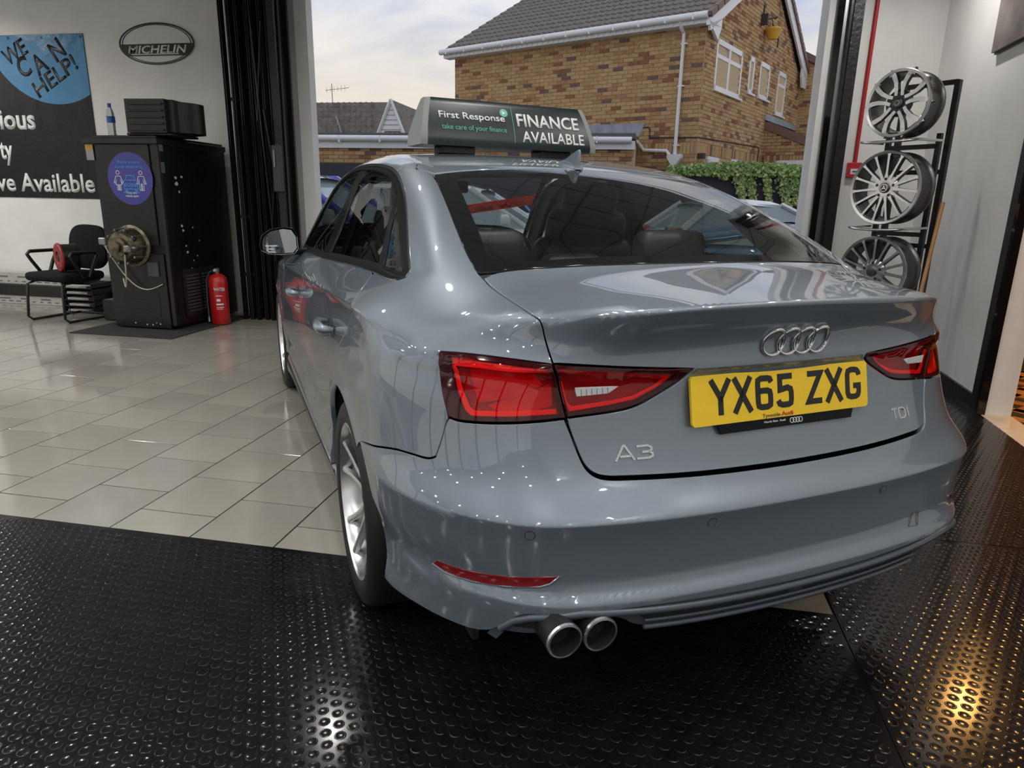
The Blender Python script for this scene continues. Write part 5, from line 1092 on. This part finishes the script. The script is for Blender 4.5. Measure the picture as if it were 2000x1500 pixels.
def signtext(s, x, z, h, w_, m, bold, tilt=0.):
    y0, dy, dz = onface(z); y1, _, _ = onface(z+h); M = frame((x, y0-.0022, z), (1, 0, tilt), (0, y1-y0, h)); return text('lettering', s, M, h, m, RS, w_, bold, depth=.0006)
signtext('First Response', -.335, .142, .030, .305, MT['sign_white'], .018); signtext('take care of your finance', -.328, .097, .022, .300, MT['sign_green'], .0)
signtext('FINANCE', .028, .128, .058, .315, MT['sign_white'], .022); signtext('AVAILABLE', .045, .062, .048, .318, MT['sign_white'], .016)
y0, dy, dz = onface(.187); decal('green_dot', circle(20, .019), frame((-.030, y0-.003, .180), (1, 0, 0), (0, dy, dz)), MT['sign_green'], RS, .001); decal('dot_arrow', [(-.007, -.008), (.009, 0), (-.007, .008)], frame((-.030, y0-.0042, .180), (1, 0, 0), (0, dy, dz)), MT['sign_white'], RS, .0006)
P = [(.008, onface(z)[0]-.002, z) for z in (.055, .10, .14, .18, .205)]; MB().tube(P, .0014, 4).build('divider_line', MT['sign_green'], RS)
# ------------------------------------------------------------------ outside the doorway
wbox('ground', -40, 40, 6.75, 60, -.12, -.02, MT['yard']); wbox('ground', -40, 40, -40, -5.75, -.12, -.02, MT['forecourt']); wbox('ground', -40, -8.2, -5.75, 6.75, -.12, -.02, MT['forecourt'])
BR = [mat('brick_tan', (.46, .295, .145), .9, noise=(25, .15)), mat('brick_buff', (.50, .335, .17), .9, noise=(25, .15)), mat('brick_orange', (.40, .22, .11), .9, noise=(25, .2)), mat('brick_brown', (.26, .12, .065), .9, noise=(25, .2)), mat('brick_purple', (.17, .105, .10), .9, noise=(25, .2))]
BRW = [.36, .32, .17, .10, .05]
mat('mortar', (.56, .44, .28), .95); mat('upvc', (.80, .82, .85), .35); mat('lead', (.30, .34, .40), .6, noise=(8, .2)); mat('roof_tile_m', (.19, .17, .155), .85, noise=(5, .25)); mat('roof_dark', (.06, .055, .05), .9); mat('pane', (.62, .66, .72), .06, spec=.8); mat('brown_board', (.20, .115, .105), .6); mat('cable_m', (.05, .04, .035), .7)  # pane: the sky's reflection is put into its pale colour
mat('fence_navy', (.030, .032, .052), .6, noise=(2, .25)); mat('fence_purple', (.042, .026, .050), .5, noise=(1.5, .4)); mat('felt', (.12, .12, .12), .9); mat('lantern_yellow', (.75, .42, .05), .4)
RB = random.Random(11)
class Bricks:
    """courses of bricks laid proud of a mortar slab; the first `limit` are single parts, the rest one joined part"""
    def __init__(s, root, limit): s.root, s.limit, s.n, s.me, s.rest = root, limit, 0, {}, MB()
    def put(s, c, d, rz=0.):
        k = RB.choices(range(5), BRW)[0]
        if s.n < s.limit:
            key = (round(d[0], 3), round(d[1], 3), round(d[2], 3), k)
            if key not in s.me: o = MB().box((0, 0, 0), d).build('brick', BR[k], s.root); s.me[key] = o.data
            else: o = link('brick', s.me[key], s.root)
            o.location = c; o.rotation_euler = (0, 0, rz); s.n += 1
        else: s.rest.mi = k; s.rest.box(c, d, None, rz)
    def done(s, name='brick_courses'):
        if s.rest.v: tag(s.rest.build(name, BR, s.root), kind='stuff')
def courses(B, org, u, length, z0, z1, out, limit_fn=None, holes=(), soldier=None):
    """running bond along direction u from org; out = outward normal"""
    org, u, out = Vector(org), Vector(u), Vector(out); rz = math.atan2(u.y, u.x); z = z0; row = 0
    while z < z1-.03:
        hgt = .215 if soldier and abs(z-soldier) < .04 else .065
        L_ = .065 if hgt > .1 else .215
        x = -(L_+.010)/2 if row % 2 else 0.
        while x < length:
            a, b = max(0, x), min(length, x+L_)
            if b-a > .03:
                cx, cz = (a+b)/2, z+hgt/2
                lim = limit_fn(cx) if limit_fn else 99
                if cz < lim and not any(h[0] < cx < h[1] and h[2] < cz < h[3] for h in holes):
                    p = org+u*cx+out*RB.uniform(.004, .007); B.put((p.x, p.y, cz), (b-a, .02, hgt), rz)
            x += L_+.010
        z += hgt+.010; row += 1
H = thing('brick_house', 'tan brick house with white gutters and grey tiled roof across the yard', 'house', (.875, 14.44, 0), rz=math.radians(-25))
GAB = lambda y: 4.52+.555*min(y, 6.95-y)
MB().box((-3.1, 3.4, 2.25), (6.2, 6.8, 4.5)).build('wall_core', MT['mortar'], H)
MB().prism([(0.05, 4.5), (6.9, 4.5), (3.475, 6.42)], -.2, -.002, Matrix(((0, 0, 1, 0), (1, 0, 0, 0), (0, 1, 0, 0), (0, 0, 0, 1)))).build('gable_core', MT['mortar'], H)
B = Bricks(H, 300)
Z0 = 1.60; SOL = Z0+.075*8
wins = [(.57, 2.13, 3.46, 4.38), (2.62, 2.98, 3.66, 4.40), (3.38, 4.15, 3.66, 4.42), (4.84, 5.56, 3.45, 4.44), (.54, 1.31, 1.2, 2.19), (1.99, 2.72, 1.2, 2.22)]
courses(B, (0, 0, 0), (0, 1, 0), 6.95, Z0, 6.5, (1, 0, 0), lambda y: GAB(y)-.06, wins, SOL)
courses(B, (-6.2, 0, 0), (1, 0, 0), 6.2, Z0, 4.5, (0, -1, 0), None, (), SOL)
B.done()
mt_s = MB(); mt_s.box((.0, .0, 2.5), (.012, .012, 4.0)); mt_s.build('corner_mortar', MT['mortar'], H)
# roof tiles: a double-roll profile, one object per tile where they can be told apart
pit = math.atan(.555); RS_ = Vector((0, math.cos(pit), math.sin(pit))); RN = Vector((0, -math.sin(pit), math.cos(pit))); e0 = Vector((0, -.30, 4.56))
tw_, tl_ = .30, .335
b = MB(); xs_ = np.linspace(0, tw_, 9); pz = [.0+.022*max(0, math.sin(4*PI*x/tw_))**.8 if True else 0 for x in xs_]
vs = [(x, 0, z+.026) for x, z in zip(xs_, pz)]+[(x, tl_+.04, z+.004) for x, z in zip(xs_, pz)]+[(x, 0, z) for x, z in zip(xs_, pz)]
b.add(vs, [(i, i+1, 10+i, 9+i) for i in range(8)]+[(18+i, 19+i, i+1, i) for i in range(8)])
rt0 = None; cnt = 0; rest = MB(); Mrot = Matrix.Rotation(pit, 4, 'X')
for row in range(13):
    for c in range(22):
        x = -6.42+tw_*c; p = e0+RS_*(tl_*row)+RN*.02
        vis = row < 9 and cnt < 300
        if vis:
            if rt0 is None: rt0 = b.build('roof_tile', MT['roof_tile_m'], H, 50); o = rt0
            else: o = link('roof_tile', rt0.data, H)
            o.location = (x, p.y, p.z+RB.uniform(0, .004)); o.rotation_euler = (pit, 0, 0); cnt += 1
        else: rest.add(b.v, b.f, Matrix.Translation((x, p.y, p.z)) @ Mrot)
tag(rest.build('upper_roof_tiles', MT['roof_tile_m'], H, 50), kind='stuff')
MB().add([(-6.42, e0.y, e0.z), (.15, e0.y, e0.z), (.15, 3.475, 6.62), (-6.42, 3.475, 6.62), (-6.42, 7.25, 4.56), (.15, 7.25, 4.56)], [(0, 1, 2, 3), (3, 2, 5, 4)]).build('roof_deck', MT['roof_dark'], H)
for s in (0, 1):   # bargeboards and verge tiles on the gable
    y0, y1 = ((-.22, 3.475) if s == 0 else (7.17, 3.475)); d = Vector((0, y1-y0, 6.45-4.42)); n = d.normalized(); up = Vector((0, -n.z, n.y)) if s == 0 else Vector((0, n.z, -n.y)); up = up if up.z > 0 else -up
    a = Vector((.10, y0, 4.44)); q = [a-up*.10, a+d-up*.10, a+d+up*.12, a+up*.12]
    MB().add([tuple(v) for v in q]+[tuple(v+Vector((.05, 0, 0))) for v in q], [(0, 1, 2, 3), (7, 6, 5, 4), (0, 4, 5, 1), (3, 2, 6, 7), (0, 3, 7, 4)]).build('bargeboard', MT['upvc'], H)
    for k in range(12): o = MB().box((0, 0, 0), (.10, .30, .11)).build('verge_tile', MT['brown_board'], H); pp = a+n*(.17+.34*k)+up*.17; o.location = (.14, pp.y, pp.z); o.rotation_euler = (math.atan2(n.z, n.y), 0, 0)
MB().prism([(-.25, 4.42), (.42, 4.66), (.42, 4.50), (.28, 4.26), (-.25, 4.50)], 0, .05, Matrix(((0, 0, 1, .10), (1, 0, 0, -.05), (0, 1, 0, 0), (0, 0, 0, 1)))).build('box_end', MT['upvc'], H)
MB().prism([(7.2, 4.42), (6.45, 4.75), (6.45, 4.52), (6.62, 4.28), (7.2, 4.28)], 0, .05, Matrix(((0, 0, 1, .10), (1, 0, 0, 0), (0, 1, 0, 0), (0, 0, 0, 1)))).build('box_end', MT['upvc'], H)
MB().box((-3.12, -.12, 4.545), (6.50, .22, .14)).build('fascia', MT['upvc'], H); MB().tube([(-6.42, -.30, 4.60), (.12, -.30, 4.60)], .062, 10).build('gutter', MT['upvc'], H, 50)
for k in range(12): MB().box((-6.2+.55*k, -.285, 4.585), (.03, .15, .10)).build('gutter_bracket', MT['upvc'], H)
for k in range(46): MB().box((-6.16+.135*k, -.236, 4.515), (.085, .014, .07)).build('dentil', MT['upvc'], H)
dp = MB().tube([(-.42, -.27, 4.56), (-.42, -.20, 4.44), (-.42, -.06, 4.38), (-.42, -.06, 2.16)], .036, 10).build('downpipe', MT['upvc'], H, 50)
for z in (4.2, 3.45, 2.36): MB().box((-.40, -.05, z), (.13, .07, .025)).build('pipe_clip', MT['upvc'], dp)
MB().prism([(-.145, 2.19), (.145, 2.19), (.145, 2.12), (.035, 1.97), (.035, 1.6), (-.035, 1.6), (-.035, 1.97), (-.145, 2.12)], 0, .13, Matrix(((1, 0, 0, -.41), (0, 0, -1, -.01), (0, 1, 0, 0), (0, 0, 0, 1)))).build('hopper', MT['upvc'], H)
MB().tube([(-1.16, -.5, 2.46), (-1.18, -.22, 2.44), (-1.16, -.08, 2.36), (-1.10, -.06, 2.285), (-.60, -.06, 2.26), (-.53, -.06, 2.18)], .036, 10).build('waste_pipe', MT['upvc'], H, 50)
MB().tube([(-3.4, -.03, 2.75), (-1.05, -.03, 2.73), (-1.01, -.03, 2.70), (-1.01, -.03, 2.53), (-.02, -.03, 2.50), (.03, .02, 2.50), (.03, 3.76, 2.59), (.03, 3.86, 2.56), (.03, 3.86, 1.6)], .012, 6).build('wall_cable', MT['cable_m'], H)
# windows of the gable wall (local y to the right, facing +x)
GX = lambda y, z, d=0.: Matrix(((0, 0, 1, d), (1, 0, 0, y), (0, 1, 0, z), (0, 0, 0, 1)))
def archpoly(w_, h_, ar, n=8):
    r = min(w_, ar); P = [(0, 0), (w_, 0), (w_, h_-r)]+[(w_-r+r*math.cos(a), h_-r+r*math.sin(a)) for a in np.linspace(0, PI/2, n)[1:-1]]+[(w_-r, h_), (0, h_)]; return P
def hwin(y0, y1, z0, z1, lights, trans=None, arch=.2):
    f = MB(); t = .075; W_, H_ = y1-y0, z1-z0
    for (a, b_, c, d) in ((0, W_, 0, t), (0, W_, H_-t*1.3, H_), (0, t, 0, H_), (W_-t, W_, 0, H_)): f.prism([(a, c), (b_, c), (b_, d), (a, d)], -.06, .02, GX(y0, z0))
    n = lights
    for k in range(1, n): x = W_*k/n; f.prism([(x-t*.6, 0), (x+t*.6, 0), (x+t*.6, H_), (x-t*.6, H_)], -.06, .015, GX(y0, z0))
    if trans: f.prism([(0, trans-t*.5), (W_, trans-t*.5), (W_, trans+t*.5), (0, trans+t*.5)], -.06, .012, GX(y0, z0))
    fo_ = f.build('window', MT['upvc'], H)
    for k in range(n):
        a, c = W_*k/n+t*.75, W_*(k+1)/n-t*.75
        parts = [(t, trans-t*.5, 0), (trans+t*.5, H_-t*1.3, 1)] if trans else [(t, H_-t*1.3, 1)]
        for (zb, zt, ar) in parts:
            decal('pane', [(a, zb), (c, zb), (c, zt), (a, zt)], GX(y0, z0, -.045), MT['pane'], fo_, .004)
            if ar:
                r = min(arch, (c-a)*.8); q = [(c, zt)]+[(c-r+r*math.cos(p), zt-r+r*math.sin(p)) for p in np.linspace(0, PI/2, 9)]
                f2 = MB(); f2.prism(q, -.03, .0, GX(y0, z0)); f2.build('arch_corner', MT['upvc'], fo_)
            for q in range(1, 4): x = a+(c-a)*q/4; MB().prism([(x-.004, zb), (x+.004, zb), (x+.004, zt), (x-.004, zt)], -.041, -.036, GX(y0, z0)).build('lead_line', MT['lead'], fo_)
    MB().prism([(-.03, -.04), (W_+.10, -.04), (W_+.10, .0), (-.03, 0)], -.06, .06, GX(y0, z0)).build('sill', MT['upvc'], fo_)
hwin(.57, 2.13, 3.46, 4.38, 2, .62, .34); hwin(2.62, 2.98, 3.66, 4.40, 1, None, .12); hwin(3.38, 4.15, 3.66, 4.42, 1, None, .28); hwin(4.84, 5.56, 3.45, 4.44, 1, .68, .2)
hwin(.54, 1.31, 1.2, 2.19, 1, None, .3); hwin(1.99, 2.72, 1.2, 2.22, 1, None, .3)
MB().box((.08, 3.10, 5.20), (.16, .08, .22)).build('bracket_plate', MT['cable_m'], H); MB().tube([(.1, 3.15, 5.20), (.25, 3.45, 5.30), (.12, 3.72, 5.34)], .02, 6).build('bracket_arm', MT['cable_m'], H)
MB().lathe([(0, 0), (.10, .02), (.19, .22), (.16, .25), (0, .27)], 12, Matrix.Translation((.20, 3.43, 4.83))).build('yellow_lantern', MT['lantern_yellow'], H, 30); MB().tube([(.2, 3.43, 5.08), (.16, 3.4, 5.26)], .008, 5).build('lantern_wire', MT['cable_m'], H)
for y, z in ((3.2, 5.41), (3.95, 5.19), (4.47, 4.98)): MB().box((.02, y, z), (.03, .06, .20)).build('air_slit', MT['roof_dark'], H)
MB().box((.08, .10, 2.16), (.12, .10, .10)).build('security_lamp', MT['cable_m'], H); MB().lathe([(0, -.06), (.05, -.04), (.06, .03), (0, .06)], 12, Matrix.Translation((.16, .27, 2.08))).build('lamp_globe', MT['upvc'], H, 40)
# lean-to and rear wing at the right of the gable
MB().box((.63, 4.28, 1.4), (1.26, .14, 2.4)).build('lean_to_wall', MT['mortar'], H)
B = Bricks(H, 0); courses(B, (.0, 4.2, 0), (1, 0, 0), 1.25, Z0, 3.1, (0, -1, 0), lambda x: 3.02-.40*max(0, x-.12), [(.34, 1.10, 1.2, 2.30)], SOL); B.done('lean_to_bricks')
MB().prism([(0, 3.02), (.14, 2.99), (1.5, 2.43), (1.5, 2.62), (.14, 3.18), (0, 3.20)], 0, .06, Matrix(((1, 0, 0, 0), (0, 0, -1, 4.20), (0, 1, 0, 0), (0, 0, 0, 1)))).build('brown_barge', MT['brown_board'], H)
MB().add([(0, 4.16, 3.24), (1.5, 4.16, 2.68), (1.5, 6.9, 2.68), (0, 6.9, 3.24)], [(0, 1, 2, 3)]).build('lean_to_roof', MT['roof_tile_m'], H); MB().box((.02, 5.5, 3.30), (.04, 2.8, .14)).build('flashing', MT['lead'], H)
f = MB(); LW = lambda x0, x1, z0, z1: f.box(((x0+x1)/2, 4.20, (z0+z1)/2), (x1-x0, .06, z1-z0)); LW(.34, .40, 1.2, 2.3); LW(1.04, 1.10, 1.2, 2.3); LW(.34, 1.10, 2.22, 2.3); lw = f.build('window', MT['upvc'], H); MB().box((.72, 4.22, 1.72), (.66, .01, 1.02)).build('pane', MT['pane'], lw); MB().prism([(.40, 2.22), (.40, 2.10), (.5, 2.18), (.72, 2.20), (.94, 2.18), (1.04, 2.10), (1.04, 2.22)], 0, .03, Matrix(((1, 0, 0, 0), (0, 0, -1, 4.20), (0, 1, 0, 0), (0, 0, 0, 1)))).build('arch_corner', MT['upvc'], lw)
MB().prism([(0, 0), (3.0, 0), (3.0, 3.4), (.4, 4.82), (0, 5.05)], 0, 3, Matrix(((1, 0, 0, -.0), (0, 0, 1, 7.0), (0, 1, 0, 0), (0, 0, 0, 1)))).build('rear_wing_core', MT['mortar'], H)
B = Bricks(H, 0); courses(B, (0, 7.0, 0), (1, 0, 0), 1.8, 2.5, 5.1, (0, -1, 0), lambda x: 5.0-.55*x); B.done('rear_wing_bricks')
MB().prism([(-.1, 5.12), (2.5, 3.7), (2.5, 3.88), (-.1, 5.30)], 0, 3.2, Matrix(((1, 0, 0, 0), (0, 0, 1, 6.9), (0, 1, 0, 0), (0, 0, 0, 1)))).build('rear_wing_roof', MT['brown_board'], H)
# low flat-roofed building left of the house
G = thing('flat_roof_garage', 'low brick flat roofed building with white gutter left of the house', 'building', (-3.2, 13.5, 0))
MB().box((-1.1, 1.3, 1.17), (8.0, 2.58, 2.34)).build('wall_core', MT['mortar'], G)
B = Bricks(G, 200); courses(B, (-4.0, 0, 0), (1, 0, 0), 6.88, 1.62, 2.2, (0, -1, 0)); B.done()
MB().box((-1.1, -.05, 2.27), (8.0, .05, .15)).build('fascia', MT['upvc'], G); MB().tube([(-5.1, -.13, 2.385), (2.84, -.13, 2.355)], .058, 10).build('gutter', MT['upvc'], G, 50)
for k in range(9): MB().box((-4.6+.85*k, -.11, 2.36), (.03, .14, .12)).build('gutter_bracket', MT['upvc'], G)
MB().box((-1.1, 1.2, 2.43), (8.0, 2.6, .10)).build('felt_roof', MT['felt'], G); MB().prism([(1.3, 2.46), (2.95, 2.46), (3.05, 2.70), (1.3, 2.66)], 0, .1, Matrix(((1, 0, 0, 0), (0, 0, -1, .5), (0, 1, 0, 0), (0, 0, 0, 1)))).build('lead_flashing', MT['lead'], G)
MB().box((-3.3, -.03, 1.83), (.10, .03, .08)).build('air_brick', MT['cable_m'], G)
# distant bungalow
BW = thing('distant_bungalow', 'distant grey tiled bungalow with white boarded gable beyond the flat roof', 'house', (-8.95, 24, 0), rz=0)
MB().box((-3.2, 1.6, 1.55), (7.0, 2.6, 3.1)).build('wall', BR[1], BW)
gp = [(-.66, 3.0), (0.0, 4.50), (.60, 3.0)]; MB().prism(gp, 0, .1, Matrix(((1, 0, 0, 0), (0, 0, -1, .0), (0, 1, 0, 0), (0, 0, 0, 1)))).build('gable_board', MT['upvc'], BW)
for k in range(8): z = 3.1+.16*k; w_ = .58*(1-(z-3.0)/1.5); MB().box((-.03, -.115, z), (2*w_, .02, .015)).build('board_joint', MT['lead'], BW)
for x in (-.72, .66): MB().tube([(x, -.16, 2.95), (0, -.16, 4.56)], .055, 4).build('bargeboard', MT['upvc'], BW)
lw = MB().box((.03, -.13, 3.34), (.56, .05, .36)).build('window', MT['cable_m'], BW)
for k in range(3): MB().box((-.15+.18*k, -.16, 3.33), (.14, .02, .30)).build('pane', MT['pane'], lw)
rest = MB()
for r in range(9):
    z0, z1 = 3.0+.165*r, 3.0+.165*(r+1)+.02; k0, k1 = (z0-3)/1.56, (z1-3)/1.56
    rest.add([(-6.2, -.15-.0+.3*k0, z0+.03), (-.75+.72*k0, -.15+.3*k0, z0+.03), (-.75+.72*k1, -.15+.3*k1, z1), (-6.2, -.15+.3*k1, z1), (-6.2, -.15+.3*k0, z0), (-.75+.72*k0, -.15+.3*k0, z0)], [(0, 1, 2, 3), (4, 5, 1, 0)])
    for c in range(26):
        x = -6.1+.21*c
        if x < -.85+.72*k0: rest.add([(x, -.158+.3*k0, z0+.035), (x+.05, -.175+.3*k0, z0+.05), (x+.10, -.158+.3*k0, z0+.035), (x, -.158+.3*k1, z1), (x+.05, -.175+.3*k1, z1+.015), (x+.10, -.158+.3*k1, z1)], [(0, 1, 4, 3), (1, 2, 5, 4)])
tag(rest.build('roof_tiles', MT['roof_tile_m'], BW), kind='stuff')
MB().add([(0, -.1, 4.56), (.66, -.1, 2.95), (.66, 3, 2.95), (0, 3, 4.56)], [(0, 1, 2, 3)]).build('roof_slope', MT['roof_tile_m'], BW); MB().tube([(-2.05, -.12, 4.02), (-1.75, -.22, 3.2), (-1.6, -.25, 3.0)], .03, 5).build('valley_line', MT['lead'], BW)
for nm_, x, y, z in (('left', -2.5, .6, 4.46), ('right', .62, .8, 3.6)):
    a = thing('tv_aerial', 'thin television aerial mast on the bungalow roof, %s one' % nm_, 'aerial', (-8.95+x, 24+y, z)); MB().tube([(0, 0, 0), (0, 0, .75)], .012, 5).build('mast', MT['cable_m'], a); MB().tube([(-.25, 0, .52), (.65, 0, .60)], .008, 5).build('boom', MT['cable_m'], a)
    for k in range(6): MB().tube([(-.2+.14*k, 0, .44+.01*k), (-.2+.14*k, 0, .64+.01*k)], .005, 4).build('element', MT['cable_m'], a)
# fences and ivy
tag(MB().box((-4.4, 11.05, .88), (7.6, .08, 1.80)).build('boundary_fence', MT['fence_navy']), 'dark navy boarded boundary fence below the brick flat roofed building', 'fence')
pf = thing('boundary_wall', 'dark purple painted boundary wall under the ivy', 'wall', (2.15, 11.65, 0)); MB().box((0, .05, .88), (5.6, .12, 1.76)).build('panel', MT['fence_purple'], pf)
for x in (-1.6, 1.0): MB().box((x, -.012, .88), (.02, .01, 1.74)).build('panel_joint', MT['black_paint'], pf)
mat('ivy_leaf', (.17, .30, .07), .55, noise=(18, .5)); mat('ivy_pale', (.42, .48, .18), .55, noise=(18, .3)); mat('stem', (.12, .08, .04), .8)
IV = thing('ivy', 'green ivy trailing over the top of the dark purple wall', 'plant', (1.36, 11.60, 1.775)); IV.scale = (1.14, 1.0, 1.14)
b = MB(); RI = random.Random(5)
def leaf(c, s, pale):
    b.mi = 1 if pale else 0; n = Vector((RI.uniform(-.7, .7), -1, RI.uniform(-.2, .9))).normalized(); M = axis(c, n) @ Matrix.Rotation(RI.uniform(0, 6.3), 4, 'Z')
    b.add([(0, -s, 0), (s*.75, -s*.2, s*.12), (s*.45, s*.5, 0), (0, s*1.1, -s*.12), (-s*.45, s*.5, 0), (-s*.75, -s*.2, s*.12)], [(0, 1, 2, 3), (0, 3, 4, 5)], M)
for _ in range(1700): x = RI.uniform(-.95, 1.15); h_ = .10*(1-abs(x-.1)/1.5); leaf((x, RI.uniform(-.12, .02), RI.uniform(-.09, h_)), RI.uniform(.018, .034), RI.random() < .25)
stems = []
for x0, w0, dep in ((.0, .10, .40), (.14, .09, .47), (.36, .07, .46), (.60, .13, .50), (.72, .08, .46), (-.25, .10, .14), (-.02, .12, .2)):
    stems.append([(x0, -.03, .02), (x0+.03, -.05, -dep*.5), (x0+.07, -.05, -dep)])
    for _ in range(int(330*dep/.45)):
        q = RI.random()**.9; leaf((x0+.09*q+RI.gauss(0, w0*(.55-.35*q)), RI.uniform(-.09, -.02), -q*dep), RI.uniform(.014, .028), RI.random() < .25+.4*q)
tag(b.build('leaves', [MT['ivy_leaf'], MT['ivy_pale']], IV), kind='stuff')
for s in stems: MB().tube(s, .006, 5).build('stem', MT['stem'], IV)
# ---- parked cars in the yard
mat('car_white', (.72, .74, .76), .25, coat=1.0); mat('car_blue', (.06, .16, .30), .22, metal=.4, coat=1.0); mat('stripe_blue', (.03, .05, .42), .3, coat=1.0); mat('yard_glass', (.38, .46, .48), .05, spec=.8); mat('yard_lamp', (.45, .02, .03), .15, coat=1); mat('sheet_blue', (.08, .30, .62), .5); mat('car_silver', (.50, .51, .50), .3, metal=.5, coat=1.0)
def yard_car(label, body, loc, rz, L_=4.2, W_=1.78, Ht=1.5, belt=.95, wag=True, stripe=None):
    """parked car: local +x is forward"""
    t = thing('parked_car', label, 'car', (loc[0], loc[1], -.02), rz=rz); h = L_/2; w2 = W_/2
    st = [(-h, .62, .45, belt*.86), (-h+.12, .86, .30, belt*.99), (-h+.7, .97, .24, belt*1.0), (-.2, 1, .22, belt*.97), (h-1.25, 1, .22, belt*.95), (h-.55, .95, .25, belt*.84), (h-.12, .80, .30, belt*.70), (h, .60, .40, belt*.60)]
    ring = []
    for x, k, zl, zu in st:
        ww = w2*k; ring.append([(x, -ww*.88, zl), (x, -ww, zl+.12), (x, -ww, zl+(zu-zl)*.62), (x, -ww*.95, zu-.05), (x, -ww*.85, zu), (x, 0, zu+.02), (x, ww*.85, zu), (x, ww*.95, zu-.05), (x, ww, zl+(zu-zl)*.62), (x, ww, zl+.12), (x, ww*.88, zl)])
    n = 11; b = MB(); b.add([p for r in ring for p in r], [(i*n+j, (i+1)*n+j, (i+1)*n+j+1, i*n+j+1) for i in range(7) for j in range(n-1)]+[tuple(range(n)), tuple(7*n+j for j in range(n-1, -1, -1))])
    b.build('body', body, t, 35, clean=True)
    xb0, xb1 = (-h+.18, h-1.15); xt0, xt1 = ((-h+.62, h-2.0) if wag else (-h+1.1, h-2.0))
    bw, tw2 = w2*.90, w2*.70; g = MB(); P = lambda x, y, z: (x, y, z)
    lo = [P(xb0, -bw*.9, belt), P(xb1, -bw*.9, belt*.94), P(xb1, bw*.9, belt*.94), P(xb0, bw*.9, belt)]; hi = [P(xt0, -tw2, Ht-.06), P(xt1, -tw2, Ht-.06), P(xt1, tw2, Ht-.06), P(xt0, tw2, Ht-.06)]
    lo[0] = P(xb0, -bw, belt); lo[3] = P(xb0, bw, belt)
    g.add(lo+hi, [(0, 1, 5, 4), (1, 2, 6, 5), (2, 3, 7, 6), (3, 0, 4, 7)]); g.build('windows', MT['yard_glass'], t)
    r = MB(); rr = [(xt0-.10, .80), (xt0+.1, 1), (xt0+.5, 1.02), ((xt0+xt1)/2, 1.03), (xt1-.1, 1), (xt1+.12, .86)]
    vs = []
    for i, (x, k) in enumerate(rr):
        zz = Ht-(.075 if i in (0, 5) else .02 if i in (1, 4) else 0); vs += [(x, -tw2*k-.02, zz-.07), (x, -tw2*.8, zz), (x, 0, zz+.015), (x, tw2*.8, zz), (x, tw2*k+.02, zz-.07)]
    r.add(vs, [(i*5+j, (i+1)*5+j, (i+1)*5+j+1, i*5+j+1) for i in range(5) for j in range(4)]); r.build('roof', body, t, 35)
    for s in (-1, 1):
        for a, c, wd in ((lo[1 if s < 0 else 2], hi[1 if s < 0 else 2], .035), (lo[0 if s < 0 else 3], hi[0 if s < 0 else 3], .06)): MB().tube([a, c], wd, 6).build('pillar', body, t, 60)
        q = .46; MB().tube([tuple(Vector(lo[0 if s < 0 else 3]).lerp(Vector(lo[1 if s < 0 else 2]), q)), tuple(Vector(hi[0 if s < 0 else 3]).lerp(Vector(hi[1 if s < 0 else 2]), q))], .03, 6).build('pillar', MT['trim_black'], t)
        m_ = MB().rbox((h-1.45, s*(w2+.09), belt+.07), (.12, .20, .15), .045, 3).build('door_mirror', body, t, 40)
        for x in (-h+.75, h-.80):
            wv = MB().lathe([(.20, .0), (.30, .01), (.32, -.03), (.32, -.18), (.2, -.2)], 24, axis((x, s*(w2-.0), .32), (0, s, 0))).build('wheel', MT['tyre'], t, 40); MB().lathe([(0, .0), (.06, .005), (.2, .0)], 20, axis((x, s*(w2-.0), .32), (0, s, 0))).build('wheel_cover', MT['alu'], wv, 40)
        MB().rbox((-h+.10, s*w2*.76, belt*.93), (.16, .26, .20), .05, 3).build('tail_lamp', MT['yard_lamp'], t, 40); MB().rbox((h-.22, s*w2*.68, belt*.66), (.22, .32, .13), .05, 3).build('headlamp', MT['pane'], t, 40)
        MB().box((-.05, s*(w2*.985), belt*.84), (.2, .03, .03)).build('door_handle', body, t)
        if stripe: MB().tube([hi[0 if s < 0 else 3], hi[1 if s < 0 else 2], tuple(Vector(hi[1 if s < 0 else 2]).lerp(Vector(lo[1 if s < 0 else 2]), .9))], .05, 6).build('blue_stripe', stripe, t, 60)
    return t
yard_car('white car with blue roof stripe parked just outside the left doorpost', MT['car_white'], (-3.75, 7.72), .0, 3.8, 1.6, 1.52, .98, True, MT['stripe_blue'])
suv = yard_car('white parked car facing right, seen through the saloon windscreen', MT['car_white'], (-2.45, 9.75), .02, 4.2, 1.7, 1.45, .93)
MB().add([(.93, -.45, 1.06), (.80, -.45, 1.19), (.80, -.20, 1.19), (.93, -.20, 1.06)], [(0, 1, 2, 3)]).build('windscreen_sheet', MT['sheet_blue'], suv)
yard_car('white hatchback with red tail lamps parked before the purple wall', MT['car_white'], (1.72, 9.85), .30, 3.5, 1.6, 1.32, .93)
yard_car('blue parked car nearest to the doorway outside', MT['car_blue'], (1.95, 7.75), .04, 3.6, 1.6, 1.07, .88, False)
